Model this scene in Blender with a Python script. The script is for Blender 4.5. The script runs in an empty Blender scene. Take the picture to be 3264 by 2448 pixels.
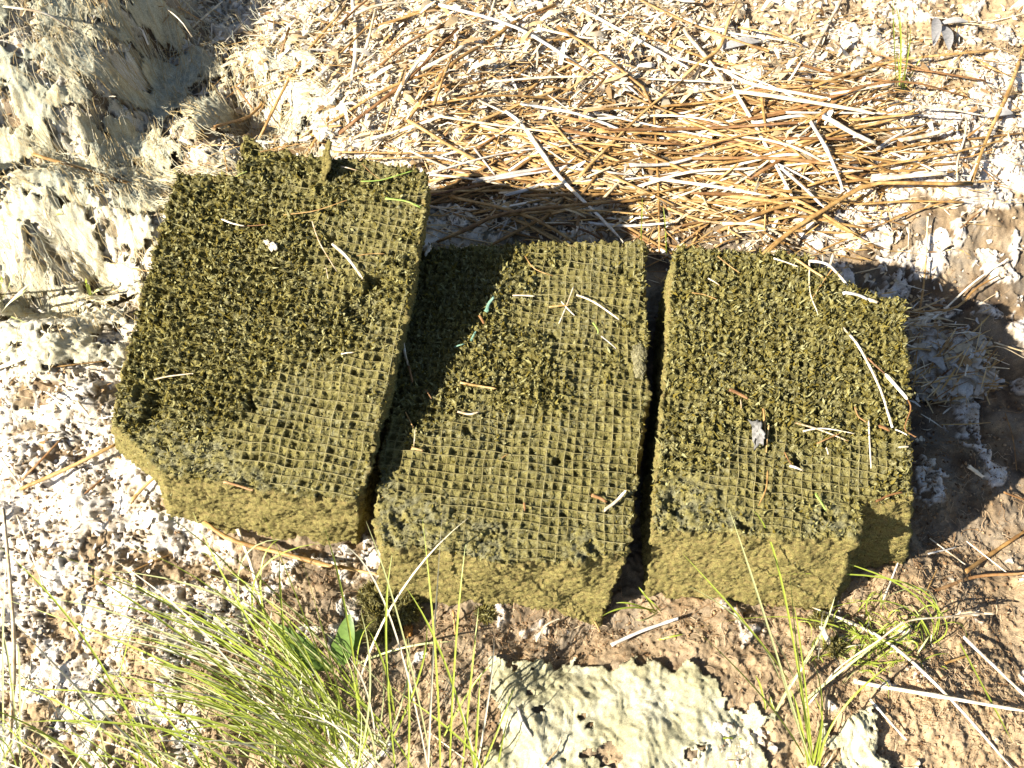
import bpy, math, random
import numpy as np
from mathutils import Vector

SC = bpy.context.scene
COL = SC.collection
rng = np.random.default_rng(11)
R = math.radians

# ------------------------------------------------------------------ camera, sky, sun, exposure
TILT = R(27.0)                       # camera axis away from straight down
FPX = 3264.0                         # focal length in photo pixels (36 mm lens on 36 mm sensor)
CAM = np.array([0.0, -0.616, 1.209])
cd = bpy.data.cameras.new('camera'); cam = bpy.data.objects.new('camera', cd); COL.objects.link(cam)
cam.location = CAM; cam.rotation_euler = (TILT, 0, 0)
cd.lens = 36.0; cd.sensor_width = 36.0; cd.clip_start = 0.02; cd.clip_end = 500
SC.camera = cam

SUN_EL, SUN_AZ = R(37.0), R(25.0)    # sun stands beyond the frame's west side, a little on the viewer's side
travel = Vector((math.cos(SUN_EL) * math.cos(SUN_AZ), math.cos(SUN_EL) * math.sin(SUN_AZ), -math.sin(SUN_EL)))
w = bpy.data.worlds.new('World'); SC.world = w; w.use_nodes = True
nt = w.node_tree; bg = nt.nodes['Background']
sky = nt.nodes.new('ShaderNodeTexSky'); sky.sky_type = 'NISHITA'; sky.sun_disc = False
sky.sun_elevation = SUN_EL; sky.sun_rotation = math.atan2(-travel.x, -travel.y)
nt.links.new(sky.outputs[0], bg.inputs[0]); bg.inputs[1].default_value = 0.045
sl = bpy.data.lights.new('sun', 'SUN'); so = bpy.data.objects.new('sun', sl); COL.objects.link(so)
sl.energy = 5.0; sl.angle = R(0.5); sl.color = (1.0, 0.93, 0.80)
so.rotation_euler = travel.to_track_quat('-Z', 'Y').to_euler(); so.location = (-3, -1.5, 3)
vs = SC.view_settings
SC.display_settings.display_device = 'sRGB'
vs.view_transform = 'Standard'; vs.look = 'None'; vs.gamma = 1.0; vs.exposure = 1.8
try: vs.use_curve_mapping = False
except Exception: pass

# ------------------------------------------------------------------ maths helpers
def rays(u, v):
    u = np.asarray(u, float); v = np.asarray(v, float)
    a = (u - 1632) / FPX; b = (1224 - v) / FPX
    ct, st = math.cos(TILT), math.sin(TILT)
    return np.stack([a, b * ct + st, b * st - ct], -1)

def W(u, v, z=0.0):
    """the point of the level z = const seen at photo pixel (u, v)"""
    d = rays(u, v); t = (z - CAM[2]) / d[..., 2]
    return CAM + d * t[..., None]

def Wplane(u, v, pl):
    """point on the plane z = a + b x + c y"""
    d = rays(u, v); a, b, c = pl
    t = (a + b * CAM[0] + c * CAM[1] - CAM[2]) / (d[..., 2] - b * d[..., 0] - c * d[..., 1])
    return CAM + d * t[..., None]

_perm = {}
def pn2(x, y, seed=0):
    if seed not in _perm:
        r = np.random.default_rng(1000 + seed); p = r.permutation(512); a = r.random(512) * 2 * np.pi
        _perm[seed] = (p, np.cos(a), np.sin(a))
    p, gx, gy = _perm[seed]
    xi = np.floor(x).astype(np.int64); yi = np.floor(y).astype(np.int64)
    xf = x - xi; yf = y - yi
    u = xf * xf * xf * (xf * (xf * 6 - 15) + 10); v = yf * yf * yf * (yf * (yf * 6 - 15) + 10)
    def g(ix, iy, dx, dy):
        h = p[(p[ix & 511] + iy) & 511]
        return gx[h] * dx + gy[h] * dy
    a = g(xi, yi, xf, yf); b = g(xi + 1, yi, xf - 1, yf)
    c = g(xi, yi + 1, xf, yf - 1); d = g(xi + 1, yi + 1, xf - 1, yf - 1)
    return 1.5 * ((a + (b - a) * u) + ((c + (d - c) * u) - (a + (b - a) * u)) * v)

def fbm(x, y, octs=4, seed=0, gain=0.5):
    s = 0; a = 1.0; f = 1.0
    for k in range(octs):
        s = s + a * pn2(x * f + 13.7 * k, y * f - 7.3 * k, seed + k); a *= gain; f *= 2.03
    return s

def sstep(a, b, x):
    t = np.clip((x - a) / (b - a), 0, 1); return t * t * (3 - 2 * t)

def mix(a, b, t):
    return a + (b - a) * t

def hash2(i, j, k=0):
    h = (i.astype(np.int64) * 73856093) ^ (j.astype(np.int64) * 19349663) ^ (k * 83492791)
    h = (h ^ (h >> 13)) * 1274126177
    return ((h ^ (h >> 16)) & 0xffff) / 65535.0

def voronoi(x, y, seed=0):
    """F1, F2 and a random number of the nearest cell, unit spacing"""
    xi, yi = np.floor(x), np.floor(y)
    f1 = np.full(x.shape, 9.0); f2 = np.full(x.shape, 9.0); hid = np.zeros(x.shape); ox = np.zeros(x.shape); oy = np.zeros(x.shape)
    for dj in (-1, 0, 1):
        for di in (-1, 0, 1):
            ci, cj = xi + di, yi + dj
            px_ = ci + hash2(ci, cj, seed); py_ = cj + hash2(ci, cj, seed + 1)
            d = np.hypot(px_ - x, py_ - y); near = d < f1
            f2 = np.where(near, f1, np.minimum(f2, d))
            hid = np.where(near, hash2(ci, cj, seed + 2), hid); ox = np.where(near, x - px_, ox); oy = np.where(near, y - py_, oy)
            f1 = np.minimum(f1, d)
    return f1, f2, hid, ox, oy

# ------------------------------------------------------------------ mesh helpers
def mk_mesh(name, V, F, attrs=None, smooth=True, uv=None):
    """V (n,3); F a list of (m,k) index arrays, or one array"""
    if isinstance(F, np.ndarray): F = [F]
    F = [f for f in F if len(f)]
    me = bpy.data.meshes.new(name)
    V = np.asarray(V, np.float32)
    me.vertices.add(len(V)); me.vertices.foreach_set('co', V.ravel())
    tot = sum(f.size for f in F); npol = sum(len(f) for f in F)
    me.loops.add(tot); me.polygons.add(npol)
    me.loops.foreach_set('vertex_index', np.concatenate([f.ravel() for f in F]).astype(np.int32))
    cnt = np.concatenate([np.full(len(f), f.shape[1]) for f in F])
    st = np.concatenate([[0], np.cumsum(cnt)[:-1]]).astype(np.int32)
    me.polygons.foreach_set('loop_start', st)
    if attrs:
        for k, A in attrs.items():
            at = me.color_attributes.new(k, 'FLOAT_COLOR', 'POINT')
            A4 = np.ones((len(V), 4), np.float32); A4[:, :3] = A
            at.data.foreach_set('color', A4.ravel())
    me.update(calc_edges=True); me.validate()
    if smooth:
        me.polygons.foreach_set('use_smooth', np.ones(len(me.polygons), bool))
    return me

def mk(name, V, F, mat, parent=None, attrs=None, smooth=True, origin=None):
    V = np.asarray(V, float)
    if origin is None:
        origin = np.zeros(3) if parent is not None else np.array([V[:, 0].mean(), V[:, 1].mean(), V[:, 2].min()])
    me = mk_mesh(name, V - origin, F, attrs, smooth)
    me.materials.append(mat)
    o = bpy.data.objects.new(name, me); COL.objects.link(o)
    o.location = origin
    if parent is not None:
        o.parent = parent
        o.location = Vector(origin) - parent.location
    return o

def tag(o, label=None, cat=None, group=None, kind=None):
    for k, v in (('label', label), ('category', cat), ('group', group), ('kind', kind)):
        if v: o[k] = v
    return o

def empty(name, loc, label, cat, group=None):
    o = bpy.data.objects.new(name, None); COL.objects.link(o); o.location = loc; o.empty_display_size = 0.02
    return tag(o, label, cat, group)

def smooth_path(P, n):
    """Catmull-Rom through the points, n samples"""
    P = np.asarray(P, float)
    if len(P) == 2:
        t = np.linspace(0, 1, n)[:, None]; return P[0] * (1 - t) + P[1] * t
    Q = np.vstack([2 * P[0] - P[1], P, 2 * P[-1] - P[-2]])
    d = np.r_[0, np.cumsum(np.linalg.norm(np.diff(P, axis=0), axis=1))]
    tt = np.linspace(0, d[-1], n); out = []
    for t in tt:
        k = min(np.searchsorted(d, t, 'right') - 1, len(P) - 2); k = max(k, 0)
        f = (t - d[k]) / max(d[k + 1] - d[k], 1e-9)
        a, b, c, e = Q[k], Q[k + 1], Q[k + 2], Q[k + 3]
        out.append(0.5 * (2 * b + (c - a) * f + (2 * a - 5 * b + 4 * c - e) * f * f + (3 * b - a - 3 * c + e) * f ** 3))
    return np.array(out)

def frames(P):
    T = np.gradient(P, axis=0); T /= np.linalg.norm(T, axis=1, keepdims=True) + 1e-12
    up = np.tile([0, 0, 1.0], (len(P), 1))
    bad = np.abs(T[:, 2]) > 0.97; up[bad] = [0, 1.0, 0]
    S = np.cross(T, up); S /= np.linalg.norm(S, axis=1, keepdims=True) + 1e-12
    N = np.cross(S, T)
    return T, S, N

def tube(P, rw, rh=None, k=6, roll=0.0, cap=True):
    P = np.asarray(P, float); n = len(P)
    rw = np.broadcast_to(rw, n); rh = rw if rh is None else np.broadcast_to(rh, n)
    T, S, N = frames(P)
    a = np.arange(k) * 2 * np.pi / k + roll
    V = P[:, None] + S[:, None] * (np.cos(a)[None, :, None] * rw[:, None, None]) + N[:, None] * (np.sin(a)[None, :, None] * rh[:, None, None])
    V = V.reshape(-1, 3)
    i = np.arange(n - 1)[:, None] * k; j = np.arange(k)[None]
    F = np.stack([i + j, i + (j + 1) % k, i + k + (j + 1) % k, i + k + j], -1).reshape(-1, 4)
    Fs = [F]
    if cap:
        Fs.append(np.array([list(range(k))[::-1], [(n - 1) * k + q for q in range(k)]]))
    return V, Fs

def vblade(P, wd, fold=0.35, twist=0.0):
    """a folded grass blade: three rows of vertices"""
    n = len(P); T, S, N = frames(P)
    tw = np.linspace(0, twist, n)[:, None]
    S2 = S * np.cos(tw) + N * np.sin(tw); N2 = N * np.cos(tw) - S * np.sin(tw)
    wd = np.broadcast_to(wd, n)[:, None]
    V = np.concatenate([P - S2 * wd + N2 * wd * fold, P, P + S2 * wd + N2 * wd * fold])
    i = np.arange(n - 1)
    F = np.concatenate([np.stack([i, i + 1, n + i + 1, n + i], -1), np.stack([n + i, n + i + 1, 2 * n + i + 1, 2 * n + i], -1)])
    return V, F

def join(parts):
    Vs, Fs, off = [], {}, 0
    for V, F in parts:
        if isinstance(F, np.ndarray): F = [F]
        for f in F: Fs.setdefault(f.shape[1], []).append(f + off)
        Vs.append(V); off += len(V)
    return np.concatenate(Vs), [np.concatenate(x) for x in Fs.values()]

# ------------------------------------------------------------------ materials
def material(name):
    m = bpy.data.materials.new(name); m.use_nodes = True
    b = m.node_tree.nodes['Principled BSDF']
    return m, m.node_tree, b

def N_(t, typ, **kw):
    n = t.nodes.new(typ)
    for k, v in kw.items():
        if hasattr(n, k): setattr(n, k, v)
        else: n.inputs[k].default_value = v
    return n

def earth_material(name, scale=700, amp=0.45, bump=0.6, bdist=0.0015, rough=0.95):
    """base colour from the mesh's own albedo, broken up by fine grain"""
    m, t, b = material(name)
    at = N_(t, 'ShaderNodeVertexColor'); at.layer_name = 'albedo'
    tc = N_(t, 'ShaderNodeTexCoord')
    n1 = N_(t, 'ShaderNodeTexNoise'); n1.inputs['Scale'].default_value = scale; n1.inputs['Detail'].default_value = 3; n1.inputs['Roughness'].default_value = 0.65
    t.links.new(tc.outputs['Object'], n1.inputs['Vector'])
    mr = N_(t, 'ShaderNodeMapRange'); mr.inputs['From Min'].default_value = 0.3; mr.inputs['From Max'].default_value = 0.7
    mr.inputs['To Min'].default_value = 1 - amp; mr.inputs['To Max'].default_value = 1 + amp * 0.8
    t.links.new(n1.outputs[0], mr.inputs['Value'])
    mx = N_(t, 'ShaderNodeVectorMath', operation='SCALE')
    t.links.new(at.outputs['Color'], mx.inputs[0]); t.links.new(mr.outputs[0], mx.inputs['Scale'])
    t.links.new(mx.outputs[0], b.inputs['Base Color'])
    bp = N_(t, 'ShaderNodeBump'); bp.inputs['Strength'].default_value = bump; bp.inputs['Distance'].default_value = bdist
    t.links.new(n1.outputs[0], bp.inputs['Height']); t.links.new(bp.outputs[0], b.inputs['Normal'])
    b.inputs['Roughness'].default_value = rough; b.inputs['Specular IOR Level'].default_value = 0.15
    return m

def island_material(name, cols, rough=0.8, spec=0.2, translucent=0.0, streak=0.0):
    """pieces vary in colour, piece by piece"""
    m, t, b = material(name)
    g = N_(t, 'ShaderNodeNewGeometry')
    cr = N_(t, 'ShaderNodeValToRGB'); cr.color_ramp.interpolation = 'LINEAR'
    e = cr.color_ramp.elements
    while len(e) < len(cols): e.new(0.5)
    for k, c in enumerate(cols):
        e[k].position = k / max(1, len(cols) - 1); e[k].color = (*c, 1)
    t.links.new(g.outputs['Random Per Island'], cr.inputs[0])
    out = cr.outputs[0]
    if streak:
        tc = N_(t, 'ShaderNodeTexCoord')
        n1 = N_(t, 'ShaderNodeTexNoise'); n1.inputs['Scale'].default_value = 260; n1.inputs['Detail'].default_value = 4
        t.links.new(tc.outputs['Object'], n1.inputs['Vector'])
        mr = N_(t, 'ShaderNodeMapRange'); mr.inputs['From Min'].default_value = 0.3; mr.inputs['From Max'].default_value = 0.7
        mr.inputs['To Min'].default_value = 1 - streak; mr.inputs['To Max'].default_value = 1 + streak * 0.6
        t.links.new(n1.outputs[0], mr.inputs['Value'])
        mx = N_(t, 'ShaderNodeVectorMath', operation='SCALE')
        t.links.new(out, mx.inputs[0]); t.links.new(mr.outputs[0], mx.inputs['Scale']); out = mx.outputs[0]
    t.links.new(out, b.inputs['Base Color'])
    b.inputs['Roughness'].default_value = rough; b.inputs['Specular IOR Level'].default_value = spec
    if translucent:
        tr = N_(t, 'ShaderNodeBsdfTranslucent'); t.links.new(out, tr.inputs['Color'])
        ms = N_(t, 'ShaderNodeMixShader'); ms.inputs[0].default_value = translucent
        t.links.new(b.outputs[0], ms.inputs[1]); t.links.new(tr.outputs[0], ms.inputs[2])
        t.links.new(ms.outputs[0], t.nodes['Material Output'].inputs['Surface'])
    return m

def stem_material(name, c1, c2, c3, rough=0.55, spec=0.35):
    """dry stems: fibre streaks, blotches, a shade of its own per stem"""
    m, t, b = material(name)
    tc = N_(t, 'ShaderNodeTexCoord'); oi = N_(t, 'ShaderNodeObjectInfo')
    add = N_(t, 'ShaderNodeVectorMath', operation='ADD')
    t.links.new(tc.outputs['Object'], add.inputs[0]); t.links.new(oi.outputs['Random'], add.inputs[1])
    n1 = N_(t, 'ShaderNodeTexNoise'); n1.inputs['Scale'].default_value = 55; n1.inputs['Detail'].default_value = 5; n1.inputs['Roughness'].default_value = 0.7
    t.links.new(add.outputs[0], n1.inputs['Vector'])
    cr = N_(t, 'ShaderNodeValToRGB'); e = cr.color_ramp.elements; e.new(0.5)
    e[0].position = 0.30; e[1].position = 0.5; e[2].position = 0.68
    e[0].color = (*c1, 1); e[1].color = (*c2, 1); e[2].color = (*c3, 1)
    sh = N_(t, 'ShaderNodeMath', operation='MULTIPLY_ADD'); sh.inputs[1].default_value = 0.22; 
    t.links.new(oi.outputs['Random'], sh.inputs[0]); 
    sub = N_(t, 'ShaderNodeMath', operation='SUBTRACT'); sub.inputs[1].default_value = 0.11
    t.links.new(n1.outputs[0], sub.inputs[0]); t.links.new(sub.outputs[0], sh.inputs[2])
    t.links.new(sh.outputs[0], cr.inputs[0])
    t.links.new(cr.outputs[0], b.inputs['Base Color'])
    n2 = N_(t, 'ShaderNodeTexNoise'); n2.inputs['Scale'].default_value = 500; n2.inputs['Detail'].default_value = 2
    t.links.new(add.outputs[0], n2.inputs['Vector'])
    bp = N_(t, 'ShaderNodeBump'); bp.inputs['Strength'].default_value = 0.35; bp.inputs['Distance'].default_value = 0.0008
    t.links.new(n2.outputs[0], bp.inputs['Height']); t.links.new(bp.outputs[0], b.inputs['Normal'])
    b.inputs['Roughness'].default_value = rough; b.inputs['Specular IOR Level'].default_value = spec
    return m

M = dict(
    earth=earth_material('earth', 900, 0.42, 0.7, 0.002),
    mat=earth_material('dried_algae', 800, 0.38, 0.8, 0.0018),
    moss=earth_material('algae_crust', 1000, 0.75, 0.9, 0.0018, 0.85),
    golden=stem_material('golden_straw', (0.13, 0.065, 0.02), (0.31, 0.18, 0.058), (0.48, 0.32, 0.14)),
    pale=stem_material('pale_straw', (0.42, 0.31, 0.17), (0.62, 0.53, 0.38), (0.72, 0.66, 0.54)),
    silver=stem_material('weathered_straw', (0.26, 0.23, 0.20), (0.42, 0.39, 0.35), (0.56, 0.53, 0.48), 0.8, 0.15),
    brown=stem_material('brown_straw', (0.10, 0.045, 0.015), (0.22, 0.11, 0.04), (0.33, 0.19, 0.08)),
    white=stem_material('bleached_straw', (0.30, 0.19, 0.09), (0.50, 0.42, 0.30), (0.74, 0.70, 0.62)),
    greenstem=stem_material('green_stem', (0.12, 0.19, 0.03), (0.20, 0.28, 0.05), (0.34, 0.38, 0.12)),
    teal=stem_material('faded_green_leaf', (0.10, 0.20, 0.14), (0.20, 0.33, 0.25), (0.32, 0.45, 0.36)),
    litter=island_material('dry_litter', [(0.22, 0.12, 0.05), (0.50, 0.38, 0.22), (0.62, 0.54, 0.40), (0.70, 0.66, 0.58), (0.50, 0.36, 0.18)], 0.85, 0.1, 0.15, 0.2),
    fluff=island_material('moss_tuft', [(0.045, 0.037, 0.008), (0.13, 0.100, 0.015), (0.18, 0.155, 0.044), (0.22, 0.205, 0.085), (0.27, 0.258, 0.13)], 0.75, 0.12, 0.15),
    netting=island_material('netting', [(0.11, 0.09, 0.03), (0.18, 0.15, 0.055), (0.24, 0.21, 0.10)], 0.7, 0.2, 0, 0.3),
    fibre=island_material('algae_fibre', [(0.36, 0.25, 0.10), (0.48, 0.38, 0.20), (0.55, 0.50, 0.36), (0.40, 0.40, 0.30)], 0.85, 0.1, 0.1),
    root=island_material('rootlet', [(0.16, 0.085, 0.035), (0.30, 0.19, 0.10), (0.50, 0.38, 0.25)], 0.8, 0.15),
    grass=island_material('grass_green', [(0.18, 0.24, 0.022), (0.27, 0.33, 0.04), (0.36, 0.40, 0.07)], 0.38, 0.5, 0.3, 0.12),
    grass_pale=island_material('grass_pale', [(0.30, 0.34, 0.10), (0.40, 0.42, 0.18), (0.50, 0.50, 0.28)], 0.35, 0.5, 0.25, 0.12),
    grass_whitish=island_material('grass_whitish', [(0.52, 0.47, 0.32), (0.62, 0.58, 0.45)], 0.45, 0.4, 0.2, 0.1),  # bleached blades, the whitish shine of grass put into the colour
    leaf=island_material('broad_leaf', [(0.10, 0.17, 0.03), (0.14, 0.22, 0.05)], 0.4, 0.4, 0.3, 0.2),
    deadleaf=island_material('dead_leaf', [(0.20, 0.19, 0.185), (0.34, 0.33, 0.32)], 0.8, 0.15, 0.1, 0.25),
    siltlump=stem_material('dried_silt', (0.07, 0.06, 0.03), (0.14, 0.125, 0.075), (0.21, 0.19, 0.13), 0.95, 0.1),
    chip=stem_material('grey_wood', (0.05, 0.05, 0.045), (0.13, 0.125, 0.115), (0.26, 0.25, 0.24), 0.85, 0.1),
)

# ------------------------------------------------------------------ the ground
ct, st_ = math.cos(TILT), math.sin(TILT)
def halfw(y):
    return np.maximum(0.5 * ((y - CAM[1]) * st_ + CAM[2] * ct), 0.52)

# photo pixel, crust cover, how tan the soil is, how green-grey the film is
ZONES = np.array([
    (100, 150, .80, .6, .5), (150, 450, .85, .5, .5), (500, 300, .45, .4, .8), (700, 120, .50, .2, .3), (800, 400, .30, .1, .4),
    (150, 800, .62, .4, .6), (450, 700, .35, .4, .9), (100, 1100, .60, .4, .4), (200, 1400, .76, .4, .2), (350, 1700, .92, .6, .1),
    (100, 1900, .82, .7, .1), (500, 1900, .66, .9, .1), (900, 1850, .36, .2, .1), (700, 2200, .34, 1., .1), (200, 2250, .46, 1., .1),
    (1300, 2300, .2, .85, .2), (1500, 2050, .14, .45, .1), (1750, 1985, .06, .25, 0), (2050, 2050, .12, .5, 0), (2400, 1980, .30, .8, 0), (2900, 2200, .24, 1., 0),
    (3100, 2000, .10, .7, 0), (3000, 1700, .16, .3, 0), (3050, 1450, .34, .16, 0), (3000, 1150, .30, .12, 0), (3150, 950, .36, .12, 0), (3200, 1150, .16, .14, 0),
    (2900, 800, .48, .1, 0), (2950, 660, .84, .55, 0), (3150, 560, .80, .7, 0), (3100, 250, .38, .9, 0), (2700, 200, .36, .9, .1),
    (2400, 130, .48, .85, .2), (2550, 380, .45, .4, .1), (1500, 120, .60, .6, .3), (1250, 350, .85, .5, .4), (2000, 400, .30, .15, .1), (2350, 540, .14, .10, 0), (1600, 600, .45, .15, .6),
    (1350, 1500, .2, .1, .1), (2050, 1500, .15, .1, .1)])
ZXY = W(ZONES[:, 0], ZONES[:, 1], 0.0)[:, :2]

# photo pixel, height, half-lengths across and along, turn
BUMPS = [(0, 230, .11, .15, .13, 0), (-330, 790, .22, .055, .055, 0), (330, 150, .035, .10, .05, 0), (560, 330, -.035, .055, .10, -15), (800, 360, -.085, .035, .035, 0), (640, 470, .030, .035, .06, 25),  # tall bump beyond the west edge is unseen, added for its shade
         (120, 700, .045, .12, .035, -12), (420, 690, .030, .10, .03, -10), (230, 920, -.03, .07, .05, 0), (290, 820, -.035, .035, .03, 0), (120, 960, -.055, .05, .022, -15),
         (350, 880, -.03, .03, .02, 0), (200, 1120, .025, .07, .06, 0), (620, 1780, -.02, .08, .03, 0), (3000, 330, .035, .14, .10, 0), (2350, 550, .020, .25, .12, 0), (1300, 330, .030, .12, .10, 0),
         (1850, 230, .02, .2, .1, 0), (3230, 1120, -.04, .04, .02, -20), (3200, 1250, -.06, .12, .15, 0), (3080, 1440, .030, .035, .035, 0), (3200, 1330, .022, .03, .03, 0), (3120, 1010, .028, .05, .035, 20), (3010, 1590, .018, .03, .025, 0), (100, 1480, .022, .035, .03, 0), (270, 1600, .016, .03, .025, 20), (180, 1780, .020, .04, .03, 0), (380, 1800, .012, .03, .03, 0), (560, 2020, .012, .05, .03, 10), (3150, 1250, .015, .07, .06, 0), (1900, 2280, .020, .16, .10, 0), (2800, 2300, .02, .15, .10, 0), (1700, 1990, -.014, .14, .03, 0),
         (2100, 400, -.01, .1, .05, 0), (3100, 700, .015, .08, .06, 0)]
BXY = [W(b[0], b[1], 0.0)[:2] for b in BUMPS]

def point_in_poly(x, y, P):
    inside = np.zeros(np.shape(x), bool); n = len(P)
    for k in range(n):
        x1, y1 = P[k]; x2, y2 = P[(k + 1) % n]
        c = ((y1 > y) != (y2 > y)) & (x < (x2 - x1) * (y - y1) / (y2 - y1 + 1e-12) + x1)
        inside ^= c
    return inside

def poly_dist(x, y, P):
    """signed distance, positive inside"""
    d = np.full(np.shape(x), 9.0)
    for k in range(len(P)):
        a = np.array(P[k]); b = np.array(P[(k + 1) % len(P)]); e = b - a
        t = np.clip(((x - a[0]) * e[0] + (y - a[1]) * e[1]) / (e @ e + 1e-12), 0, 1)
        d = np.minimum(d, np.hypot(x - a[0] - t * e[0], y - a[1] - t * e[1]))
    return np.where(point_in_poly(x, y, P), d, -d)

CREST = [tuple(W(u, v, 0.06)[:2]) for u, v in [(-500, -250), (470, -250), (520, 40), (400, 130), (365, 300), (280, 430), (100, 430), (-500, 380)]]

def zones(x, y, sig=0.10):
    shp = np.shape(x); num = np.zeros((x.size, 3), np.float32); den = np.full(x.size, 1e-9, np.float32)
    xf, yf = x.ravel().astype(np.float32), y.ravel().astype(np.float32)
    for (zx, zy), z in zip(ZXY, ZONES):
        d2 = (xf - zx) ** 2 + (yf - zy) ** 2
        g = np.exp(-d2 / (2 * sig * sig)) + 1e-4 / (0.05 + d2)
        den += g; num += g[:, None] * z[2:].astype(np.float32)
    return (num / den[:, None]).reshape(*shp, 3)

def base_height(x, y):
    z = 0.016 * fbm(x / 0.17, y / 0.17, 3, 3) + 0.006 * fbm(x / 0.04, y / 0.04, 3, 9)
    for (bx, by), b in zip(BXY, BUMPS):
        a = R(b[5]); dx, dy = x - bx, y - by
        p = (dx * math.cos(a) + dy * math.sin(a)) / b[3]; q = (-dx * math.sin(a) + dy * math.cos(a)) / b[4]
        z = z + b[2] * np.exp(-0.5 * (p * p + q * q))
    # steep torn bank of the mound, its high side towards the west
    dd = poly_dist(x, y, CREST) + 0.012 * fbm(x / 0.05, y / 0.05, 3, 15)
    z = z + 0.058 * sstep(-0.050, 0.018, dd)
    far = sstep(1.2, 5.0, np.hypot(x, y))
    return z * (1 - far) + far * 0.02 * pn2(x / 1.7, y / 1.7, 5)

def palette(c):
    return np.array(c, np.float32)

def earth_fields(x, y):
    """height and albedo of the ground"""
    z = base_height(x, y)
    Z = zones(x, y); crust, tan, grn = Z[..., 0], Z[..., 1], Z[..., 2]
    wx = x + 0.012 * fbm(x / 0.03, y / 0.03, 2, 41); wy = y + 0.012 * fbm(x / 0.03, y / 0.03, 2, 47)
    n = fbm(wx / 0.070, wy / 0.070, 5, 21, 0.54)
    vx = x / 0.034 + 0.35 * fbm(x / 0.014, y / 0.014, 3, 41, 0.6); vy = y / 0.034 + 0.35 * fbm(x / 0.014, y / 0.014, 3, 47, 0.6)
    f1, f2, hid, ox, oy = voronoi(vx, vy, 5)
    rank = 0.5 + 0.5 * np.tanh((n + 0.45 * (hid - 0.5)) * 1.15)
    cr = sstep(-0.035, 0.035, rank - (1 - crust))
    # cracks between the plates of crust, of uneven width
    gap = f2 - f1 - 0.05 - 0.12 * fbm(x / 0.05, y / 0.05, 3, 63)
    cr = cr * sstep(-0.03, 0.06, gap)
    plate = 0.9 * (hid - 0.45) + 0.8 * (ox * (hid - .5) + oy * (np.modf(hid * 7.3)[0] - .5)) + 0.25 * fbm(x / 0.014, y / 0.014, 2, 33)
    fine = fbm(x / 0.006, y / 0.006, 3, 71, 0.6)
    crumb = np.maximum(0, fbm(x / 0.010, y / 0.010, 3, 75, 0.6))
    z = z + cr * (0.0055 + 0.0040 * plate + 0.0015 * fbm(x / 0.011, y / 0.011, 3, 31)) + 0.0014 * fine + (1 - cr) * crumb * (0.0025 + 0.003 * tan)
    peat = palette((0.075, 0.052, 0.034)); soil = palette((0.36, 0.262, 0.155)); grey = palette((0.165, 0.140, 0.110)); red = palette((0.19, 0.115, 0.055))
    m1 = sstep(-0.5, 0.6, fbm(x / 0.06, y / 0.06, 4, 81))[..., None]
    dark = mix(mix(peat, grey, m1), red, (sstep(0.1, 0.8, fbm(x / 0.035, y / 0.035, 3, 85)) * 0.6)[..., None])
    tt = np.clip(tan + 0.35 * fbm(x / 0.03, y / 0.03, 3, 91), 0, 1)[..., None]
    base = mix(dark, soil * (1 + 0.25 * fine[..., None]), tt)
    film = mix(palette((0.36, 0.34, 0.22)), palette((0.40, 0.41, 0.34)), m1)
    gm = (grn * sstep(-0.3, 0.4, fbm(x / 0.05, y / 0.05, 4, 95)) * 0.75)[..., None]
    base = mix(base, film, gm)
    cc = mix(palette((0.52, 0.44, 0.34)), palette((0.66, 0.62, 0.57)), sstep(-0.6, 0.5, fbm(x / 0.02, y / 0.02, 4, 99))[..., None])
    cc = mix(cc, palette((0.56, 0.54, 0.40)), (grn * 0.6)[..., None])
    alb = mix(base, cc, cr[..., None])
    return z, np.clip(alb, 0.012, 0.8), cr

NX, NY = 800, 680
s_in = np.linspace(-1.14, 1.14, NX)
s_out = 1.14 + np.geomspace(0.006, 60, 26)
S = np.concatenate([-s_out[::-1], s_in, s_out])
y_in = np.concatenate([np.linspace(-0.60, 0.15, int(NY * 0.60), endpoint=False), np.linspace(0.15, 0.82, int(NY * 0.40))])
y_hi = 0.82 + np.geomspace(0.006, 60, 26); y_lo = -0.60 - np.geomspace(0.006, 60, 26)
Y = np.concatenate([y_lo[::-1], y_in, y_hi])
GX = S[None, :] * halfw(Y)[:, None]; GY = np.broadcast_to(Y[:, None], GX.shape).copy()
GZ, GA, GC = earth_fields(GX, GY)

def grid_faces(ny, nx):
    i = np.arange(ny - 1)[:, None] * nx; j = np.arange(nx - 1)[None]
    return np.stack([i + j, i + j + 1, i + nx + j + 1, i + nx + j], -1).reshape(-1, 4)

def sample(A, x, y):
    x = np.asarray(x, float); y = np.asarray(y, float)
    fj = np.interp(y, Y, np.arange(len(Y))); fi = np.interp(x / halfw(y), S, np.arange(len(S)))
    j = np.clip(fj.astype(int), 0, len(Y) - 2); i = np.clip(fi.astype(int), 0, len(S) - 2)
    b = fj - j; a = fi - i
    if A.ndim == 3: a, b = a[..., None], b[..., None]
    return (A[j, i] * (1 - a) + A[j, i + 1] * a) * (1 - b) + (A[j + 1, i] * (1 - a) + A[j + 1, i + 1] * a) * b

def H(x, y): return sample(GZ, x, y)

def G(u, v, up=0.0):
    """ground point seen at a photo pixel"""
    z = np.zeros(np.shape(u)) + 0.01
    for _ in range(4):
        p = W(u, v, z + up) if np.ndim(u) == 0 else W(np.asarray(u), np.asarray(v), z + up)
        z = H(p[..., 0], p[..., 1])
    p = W(u, v, z + up)
    return p

g = mk('ground', np.stack([GX, GY, GZ], -1).reshape(-1, 3), grid_faces(*GX.shape), M['earth'], attrs={'albedo': GA.reshape(-1, 3)}, origin=np.zeros(3))
tag(g, 'bare soil bank with white salt crust', None, None, 'structure')

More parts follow.
